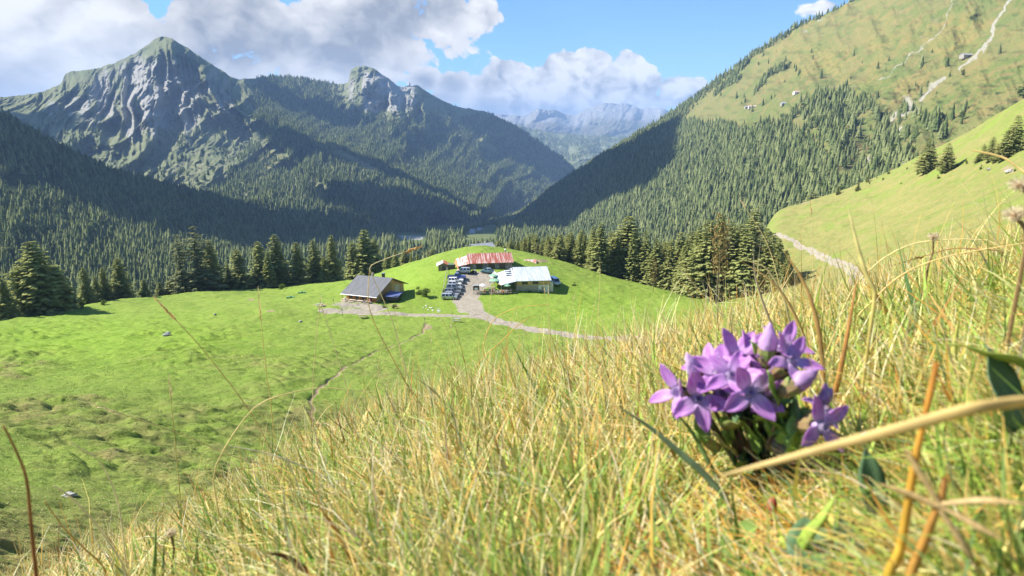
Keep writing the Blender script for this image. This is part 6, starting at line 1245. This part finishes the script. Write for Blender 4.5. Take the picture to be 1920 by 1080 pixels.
def many_leaves(n, r0, r1, size, cols, wts, name, label):
    x, y, r, a = polar(n, r0, r1, -48, 46); V, F_, c = [], [], []; z = hz(x, y); col = pal(n, cols, wts)
    for i in range(n):
        s = size*rng.uniform(.5, 1.3)*(1+.3*r[i]); az = rng.uniform(0, 6.28); el = rng.uniform(-.1, 1.0); M = np.array(Matrix.Rotation(az, 3, 'Z') @ Matrix.Rotation(el, 3, 'X') @ Matrix.Rotation(rng.uniform(-.5, .5), 3, 'Y')); v = (LV*s) @ M.T+[x[i], y[i], z[i]+rng.uniform(.005, .03)]
        F_.append(LF+len(LV)*i); V.append(v); c.append(np.repeat(col[i:i+1], len(LV), 0))
    link(name, npmesh(name, np.concatenate(V), np.concatenate(F_), True, {'col': np.concatenate(c)}), M_grass, kind='stuff', label=label, cat='leaves')
many_leaves(1700, .29, 2.4, .024, [(.16, .28, .06), (.10, .19, .07), (.25, .36, .07), (.42, .16, .06), (.55, .5, .1)], [4, 3, 3, .6, .5], 'ground_leaves', 'small green herb leaves low among the near grass')
def big_leaf(px, py, r, L, W, rot, mat, label, curl=.3):
    V, Fq = leaf_mesh(L, W, .25, curl, 13); p = at(px, py, r); root = empty('leafy_herb', root_below(p), 0, label=label, cat='plant'); q_ = p-root.location; o = link('leaf', npmesh('leaf', V, Fq, True), mat, root); o.modifiers.new('thickness', 'SOLIDIFY').thickness = .0004; o.location = q_; o.rotation_euler = rot; s = MB(); s.tube([(0, 0, 0), q_*.6+Vector((.002, .001, 0)), q_], .0009, 5); s.build('stem', STMG, root); return root
STMG = vein_mat('green_stem', (.20, .28, .08), (.26, .22, .08), .1); GL1 = vein_mat('dark_leaf_green', (.11, .20, .09), (.16, .26, .12)); GL2 = vein_mat('bright_leaf_green', (.26, .42, .06), (.36, .5, .12)); DRY = vein_mat('dead_leaf_brown', (.33, .2, .11), (.45, .31, .19), .1, .8); YG = vein_mat('yellowing_leaf', (.50, .52, .12), (.36, .46, .10)); PURP = vein_mat('purple_flushed_leaf', (.25, .10, .10), (.17, .20, .08))
big_leaf(1895, 812, .40, .046, .030, (1.25, .15, .45), GL1, 'round dark green leaf at the right edge below the yellow-green blade')
big_leaf(1930, 700, .42, .040, .020, (.5, .3, 1.4), YG, 'yellow-green leaf lying at the right edge above the round dark leaf'); big_leaf(1262, 925, .55, .042, .034, (.6, .5, .8), DRY, 'crumpled brown dead leaf left of the purple flowers', .8)
big_leaf(1245, 1080, .40, .045, .020, (1.2, .2, -.2), GL2, 'bright green leaf standing at the bottom below the brown dead leaf'); big_leaf(1625, 1080, .34, .030, .026, (.9, 0, .4), GL1, 'dark oval leaf at the bottom edge right of the centre'); big_leaf(1520, 1075, .33, .032, .024, (.7, 0, -.3), GL1, 'dark oval leaf at the bottom edge under the bright green blade')
big_leaf(1640, 965, .36, .034, .016, (1.3, 0, .1), GL1, 'shaded narrow leaf behind the bright green blade'); big_leaf(1075, 1010, .48, .034, .018, (1.1, 0, .3), YG, 'pale yellow-green leaf in the grass at the bottom middle'); big_leaf(880, 1050, .46, .026, .014, (.7, .3, 1.2), DRY, 'small curled brown leaf in the grass at the bottom middle', .9)
big_leaf(1040, 905, .7, .036, .018, (1.2, 0, -.1), GL1, 'green ovate leaf standing in the dry grass in the middle')
# ---- the purple gentian
def petal_mat():
    m, t, o = newmat('violet_petal'); tc = t.new('ShaderNodeTexCoord').outputs['Object']; sp_ = t.new('ShaderNodeSeparateXYZ'); t.put(sp_.inputs[0], tc)
    n = t.noise(t.mapping(tc, (1500, 70, 300)), 1, 3); c = t.mix(t.ramp(n, .38, .62), (.52, .17, .56), (.76, .44, .78)); c = t.mix(t.ramp(sp_.outputs[1], .010, .0, 0, .55), c, (.82, .70, .86))
    oi = t.new('ShaderNodeObjectInfo').outputs['Random']; c = t.mix(t.math('MULTIPLY', oi, .35), c, (.38, .12, .50))
    d = bsdf(t, c, .5, .3); d.inputs['Sheen Weight'].default_value = .3; tr = t.new('ShaderNodeBsdfTranslucent'); t.put(tr.inputs[0], c); mx = t.new('ShaderNodeMixShader'); mx.inputs[0].default_value = .38; t.put(mx.inputs[1], d.outputs[0]); t.put(mx.inputs[2], tr.outputs[0]); t.put(o.inputs[0], mx.outputs[0]); return m
PET = petal_mat(); THR = vein_mat('pale_throat', (.70, .60, .76), (.5, .34, .62), .3); BUDM = vein_mat('mauve_bud', (.40, .22, .46), (.55, .36, .55), .3); CAL = vein_mat('calyx_green', (.20, .30, .07), (.30, .20, .10), .2); STM = vein_mat('purplish_stem', (.20, .10, .08), (.16, .22, .06), .1)
gp_ = at(1432, 940, .50); gb = root_below(gp_); gen_ = empty('gentian_plant', gb, 0, label='purple gentian in full flower in the right foreground', cat='flower')
def fr_mat(n, roll=0):
    n = Vector(n).normalized(); q = n.to_track_quat('Z', 'Y').to_matrix().to_4x4(); return q @ Matrix.Rotation(roll, 4, 'Z')
def petal_mesh(L, W, cup, back):
    V = []; pts = 10
    for i in range(pts):
        t = i/(pts-1); w = W*.5*(math.sin(math.pi*min(1, (t*.92+.08))**.85)**.7)*(1-.15*t)+.0002*(1-t)
        ang = back*t
        for j in range(7): s = (j-3)/3; V.append((s*w, L*t*math.cos(ang*.6), L*t*math.sin(-ang*.6)+cup*w*(s*s)+.0004*math.sin(t*7+s*3)))
    Fq = [(i*7+j, i*7+j+1, (i+1)*7+j+1, (i+1)*7+j) for i in range(pts-1) for j in range(6)]; return npmesh('petal', np.array(V), np.array(Fq), True)
def flower(px, py, r, n, L, W, roll, angs, opens, tube=.016, dark=False):
    """n = facing; angs = petal directions; opens = how far each petal folds out (0 closed, 1.5 flat, more = reflexed)"""
    M = Matrix.Translation(at(px, py, r)-gb) @ fr_mat(n, roll); mb = MB(); mb.lathe([(.0012, -tube), (.0026, -tube*.7), (.0034, -tube*.3), (.0046, 0), (.0040, .0006), (.0030, -tube*.3), (.001, -tube*.6)], n=12); fo = mb.build('flower', THR, gen_, smooth=True); fo.matrix_local = M
    f_ = MB()
    for k in range(16): a = k*6.283/16; f_.slab([(.0036*math.cos(a-.1), .0036*math.sin(a-.1), 0), (.0036*math.cos(a+.1), .0036*math.sin(a+.1), 0), (.0026*math.cos(a+.06), .0026*math.sin(a+.06), .0042), (.0026*math.cos(a-.06), .0026*math.sin(a-.06), .0042)], .0001)
    f_.build('fringe', THR, fo)
    for a, op in zip(angs, opens):
        pm_ = petal_mesh(L*random.uniform(.92, 1.08), W*random.uniform(.9, 1.1), random.uniform(.05, .3), random.uniform(-.3, .5)); p_ = link('petal', pm_, PET, fo); p_.modifiers.new('thickness', 'SOLIDIFY').thickness = .00035
        p_.matrix_local = Matrix.Rotation(a, 4, 'Z') @ Matrix.Translation((0, .0036, 0)) @ Matrix.Rotation(math.pi/2-op, 4, 'X')
    c = MB(); c.lathe([(.0014, -tube-.010), (.0042, -tube-.006), (.0058, -tube*.8), (.0060, -tube*.45), (.0050, -tube*.40), (.0040, -tube*.8)], n=8)
    for k in range(4): a = k*1.571; c.slab([(.0048*math.cos(a-.5), .0048*math.sin(a-.5), -tube*.5), (.0048*math.cos(a+.5), .0048*math.sin(a+.5), -tube*.5), (.0062*math.cos(a+.05), .0062*math.sin(a+.05), -tube*.02), (.0062*math.cos(a-.05), .0062*math.sin(a-.05), -tube*.02)], .0004)
    c.build('calyx', CAL, fo, smooth=False); return M @ Vector((0, 0, -tube-.007))
def bud(px, py, r, n, L, R_, mat):
    M = Matrix.Translation(at(px, py, r)-gb) @ fr_mat(n, 0); b = MB(); b.lathe([(.001, -L*.5), (R_*.75, -L*.4), (R_, -L*.1), (R_*.95, L*.1), (R_*.6, L*.33), (R_*.2, L*.47), (.0003, L*.52)], n=10)
    for v in b.bm.verts: a = v.co.z/L*2.2; s = 1+.14*math.cos(4*math.atan2(v.co.y, v.co.x)); x, y = v.co.x*s, v.co.y*s; v.co.x, v.co.y = x*math.cos(a)-y*math.sin(a), x*math.sin(a)+y*math.cos(a)
    o = b.build('bud', mat, gen_, smooth=True); o.matrix_local = M; c = MB(); c.lathe([(.001, -L*.75), (R_*.8, -L*.55), (R_*1.12, -L*.25), (R_*1.05, -L*.12), (R_*.9, -L*.3)], n=8); c.build('calyx', CAL, o); return M @ Vector((0, 0, -L*.7))
random.seed(4); pi = math.pi; ends = []
F5 = [0, 1.26, 2.51, 3.77, 5.03]; F4 = [.35, 1.9, 3.5, 5.0]
ends.append(flower(1407, 735, .445, (.05, -.92, .42), .0205, .0140, .15, [.45, 2.0, 3.6, 5.2], [1.15, 1.5, 1.45, 1.5]))
ends.append(flower(1310, 748, .455, (-.15, -.85, .5), .0200, .0136, .1, [.2, 2.1, 3.3, 4.4], [.9, 1.3, 1.55, 1.45]))
ends.append(flower(1268, 735, .465, (-.85, -.4, .4), .020, .010, .4, F4, [1.0, 1.1, 1.3, .9]))
ends.append(flower(1350, 700, .465, (-.2, -.6, .8), .0215, .0140, .0, F5, [1.2, 1.4, 1.5, 1.3, 1.0]))
ends.append(flower(1385, 668, .480, (-.05, -.5, .9), .020, .0115, .6, F5, [.9, 1.2, 1.4, 1.2, .8]))
ends.append(flower(1472, 648, .480, (.25, -.35, .95), .019, .0105, .3, F4, [1.2, 1.5, 1.4, .7]))
ends.append(flower(1482, 676, .465, (.4, -.55, .8), .020, .0110, .2, F5, [1.1, 1.5, 1.6, 1.2, 1.0], dark=True))
ends.append(flower(1418, 690, .475, (.1, -.4, .9), .016, .009, .9, F4, [.7, .8, .7, .9]))
ends.append(flower(1445, 715, .468, (.1, -.5, .8), .017, .010, .5, F4, [.8, 1.0, .8, .9])); ends.append(flower(1372, 705, .458, (-.05, -.7, .7), .018, .012, .8, F5, [1.2, 1.3, 1.1, 1.0, 1.2])); ends.append(flower(1410, 662, .488, (.1, -.2, .95), .018, .010, .2, F4, [.6, .9, .7, .8]))
ends.append(flower(1455, 668, .478, (.1, -.5, .85), .015, .0085, .4, F5, [1.0, 1.2, .9, 1.1, .8])); ends.append(flower(1430, 745, .455, (.15, -.8, .5), .014, .009, .3, F4, [1.0, 1.2, 1.1, .9])); ends.append(flower(1355, 738, .462, (-.1, -.8, .5), .015, .009, .5, F4, [1.1, 1.0, 1.2, .9]))
ends.append(flower(1330, 690, .475, (-.45, -.3, .85), .018, .011, .2, F4, [.9, 1.3, 1.1, .8]))
ends.append(flower(1541, 800, .440, (.25, -.85, .35), .0185, .0105, .25, [0.0, 1.75, 3.4, 5.0], [1.4, 1.5, 1.4, 1.3]))
ends.append(flower(1545, 768, .455, (.5, -.3, .8), .0165, .009, .3, F4, [1.3, 1.5, 1.4, 1.0], dark=True))
ends.append(bud(1440, 643, .470, (-.03, -.1, 1), .030, .0060, PET)); ends.append(bud(1300, 690, .468, (-.45, -.1, .9), .027, .0056, PET)); ends.append(bud(1502, 714, .455, (.75, -.25, .75), .026, .0066, BUDM))
ends.append(bud(1548, 745, .462, (.4, -.2, .9), .016, .0042, BUDM)); ends.append(bud(1455, 690, .47, (.1, -.2, 1), .020, .005, BUDM)); ends.append(bud(1617, 825, .46, (.1, -.2, 1), .014, .0035, BUDM))
for e in ends:
    s = MB(); m_ = Vector((e.x*.45, e.y*.45, e.z*.55)); b0_ = Vector((random.uniform(-.012, .012), random.uniform(-.012, .012), 0)); s.tube([b0_, b0_*.5+m_*.6+Vector((0, 0, .004)), m_*.5+e*.5, e], .0019, 6, .0015); s.build('stem', STM, gen_, smooth=True)
for k in range(90):
    a = random.uniform(0, 6.28); f = random.uniform(.15, .95); e = random.choice(ends); p = Vector((e.x*f+random.uniform(-.010, .010), e.y*f-abs(random.uniform(-.004, .020)), e.z*f)); V, Fq = leaf_mesh(random.uniform(.020, .040), random.uniform(.010, .018), .3, random.uniform(-.2, .5), 9)
    o = link('leaf', npmesh('leaf', V, Fq, True), random.choice([GL2, GL1, GL2, PURP, CAL, GL2]), gen_); o.modifiers.new('thickness', 'SOLIDIFY').thickness = .0004; o.location = p; o.rotation_euler = (random.uniform(.5, 1.4), random.uniform(-.4, .4), a)
rb_ = at(1447, 950, .40); o_ = empty('red_bud_plant', root_below(rb_), 0, label='small plant with a red bud low in the grass below the purple flowers', cat='bud'); v_ = rb_-o_.location
b = MB(); b.lathe([(.0006, -.006), (.0035, -.002), (.0032, .003), (.0004, .007)], tuple(v_), 9); b.build('bud', vein_mat('red_bud', (.5, .08, .07), (.6, .18, .12)), o_, smooth=True); s = MB(); s.tube([(0, 0, 0), v_*.6+Vector((.002, 0, 0)), v_], .0012, 6); s.build('stem', STM, o_)
yf = at(968, 834, 1.3); o_ = empty('yellow_flower', root_below(yf), 0, label='tiny yellow flower in the grass in the middle of the foreground', cat='flower'); v_ = yf-o_.location; b = MB(); b.lathe([(.001, -.003), (.006, .001), (.005, .003), (.001, .002)], tuple(v_), 8); b.build('petals', CLOTH['yellow'], o_); s = MB(); s.tube([(0, 0, 0), v_], .001, 5); s.build('stem', STM, o_)
# ------------------------------------------------------------------ unseen clouds, added above the frame to cast shade on the mountains
def cloud_over(target, rx, ry, height, label, ang=0, seed=0):
    """a lumpy cumulus placed where the sun's ray to `target` meets `height`"""
    t = Vector(target); k = (height-t.z)/sdir.z; c = t+sdir*k
    bm = bmesh.new(); bmesh.ops.create_icosphere(bm, subdivisions=5, radius=1)
    for v in bm.verts:
        n = float(fbm(np.array(v.co.x*2.2+seed), np.array(v.co.y*2.2+v.co.z*1.7), 4, seed)); s = 1+.45*n; z = v.co.z*(.45 if v.co.z > 0 else .12)
        v.co = Vector((v.co.x*s*rx, v.co.y*s*ry, z*s*min(rx, ry)))
    me = bpy.data.meshes.new('shadow_cloud'); bm.to_mesh(me); bm.free(); me.polygons.foreach_set('use_smooth', [True]*len(me.polygons))
    o = link('shadow_cloud', me, M_cloud, kind='structure'); o.location = c; o.rotation_euler = (0, 0, ang); return o
M_cloud = simple('cloud_white', (.9, .9, .92), 1, spec=0)

def along(px0, py0, r0, px1, py1, r1, ry, height, seed, stretch=1.):
    a = at(px0, py0, r0); b = at(px1, py1, r1); m_ = (a+b)/2; d = b-a
    cloud_over(m_, d.length/2*stretch, ry, height, '', math.atan2(d.y, d.x), seed)
along(-100, 190, 1560, 640, 415, 1750, 230, 1560, 1)
along(300, 430, 1150, 690, 478, 1500, 190, 1500, 2)
along(880, 450, 2500, 1270, 305, 1650, 540, 1600, 3)
along(440, 190, 4200, 700, 260, 4300, 210, 2300, 4)
along(830, 230, 5000, 1070, 325, 5200, 320, 2300, 5)
along(600, 345, 3000, 880, 402, 2600, 150, 2300, 6)
along(-100, 230, 3100, 180, 270, 3000, 220, 2300, 7)
# haze
bm = bmesh.new(); bmesh.ops.create_cube(bm, size=1); me = bpy.data.meshes.new('haze'); bm.to_mesh(me); bm.free()
hz_o = bpy.data.objects.new('haze', me); C.objects.link(hz_o); hz_o['kind'] = 'stuff'
X0, X1, Y0, Y1, Z0, Z1 = -20100, 20100, -6100, 20600, -410, 760
hz_o.scale = (X1-X0, Y1-Y0, Z1-Z0); hz_o.location = ((X0+X1)/2, (Y0+Y1)/2, (Z0+Z1)/2)
m = bpy.data.materials.new('haze'); m.use_nodes = True; t = NT(m.node_tree); t.n.clear(); o = t.new('ShaderNodeOutputMaterial'); pv = t.new('ShaderNodeVolumePrincipled')
pv.inputs['Color'].default_value = (.42, .64, 1, 1); pv.inputs['Density'].default_value = 7.8e-5; pv.inputs['Anisotropy'].default_value = .0
t.l.new(pv.outputs[0], o.inputs['Volume']); me.materials.append(m)
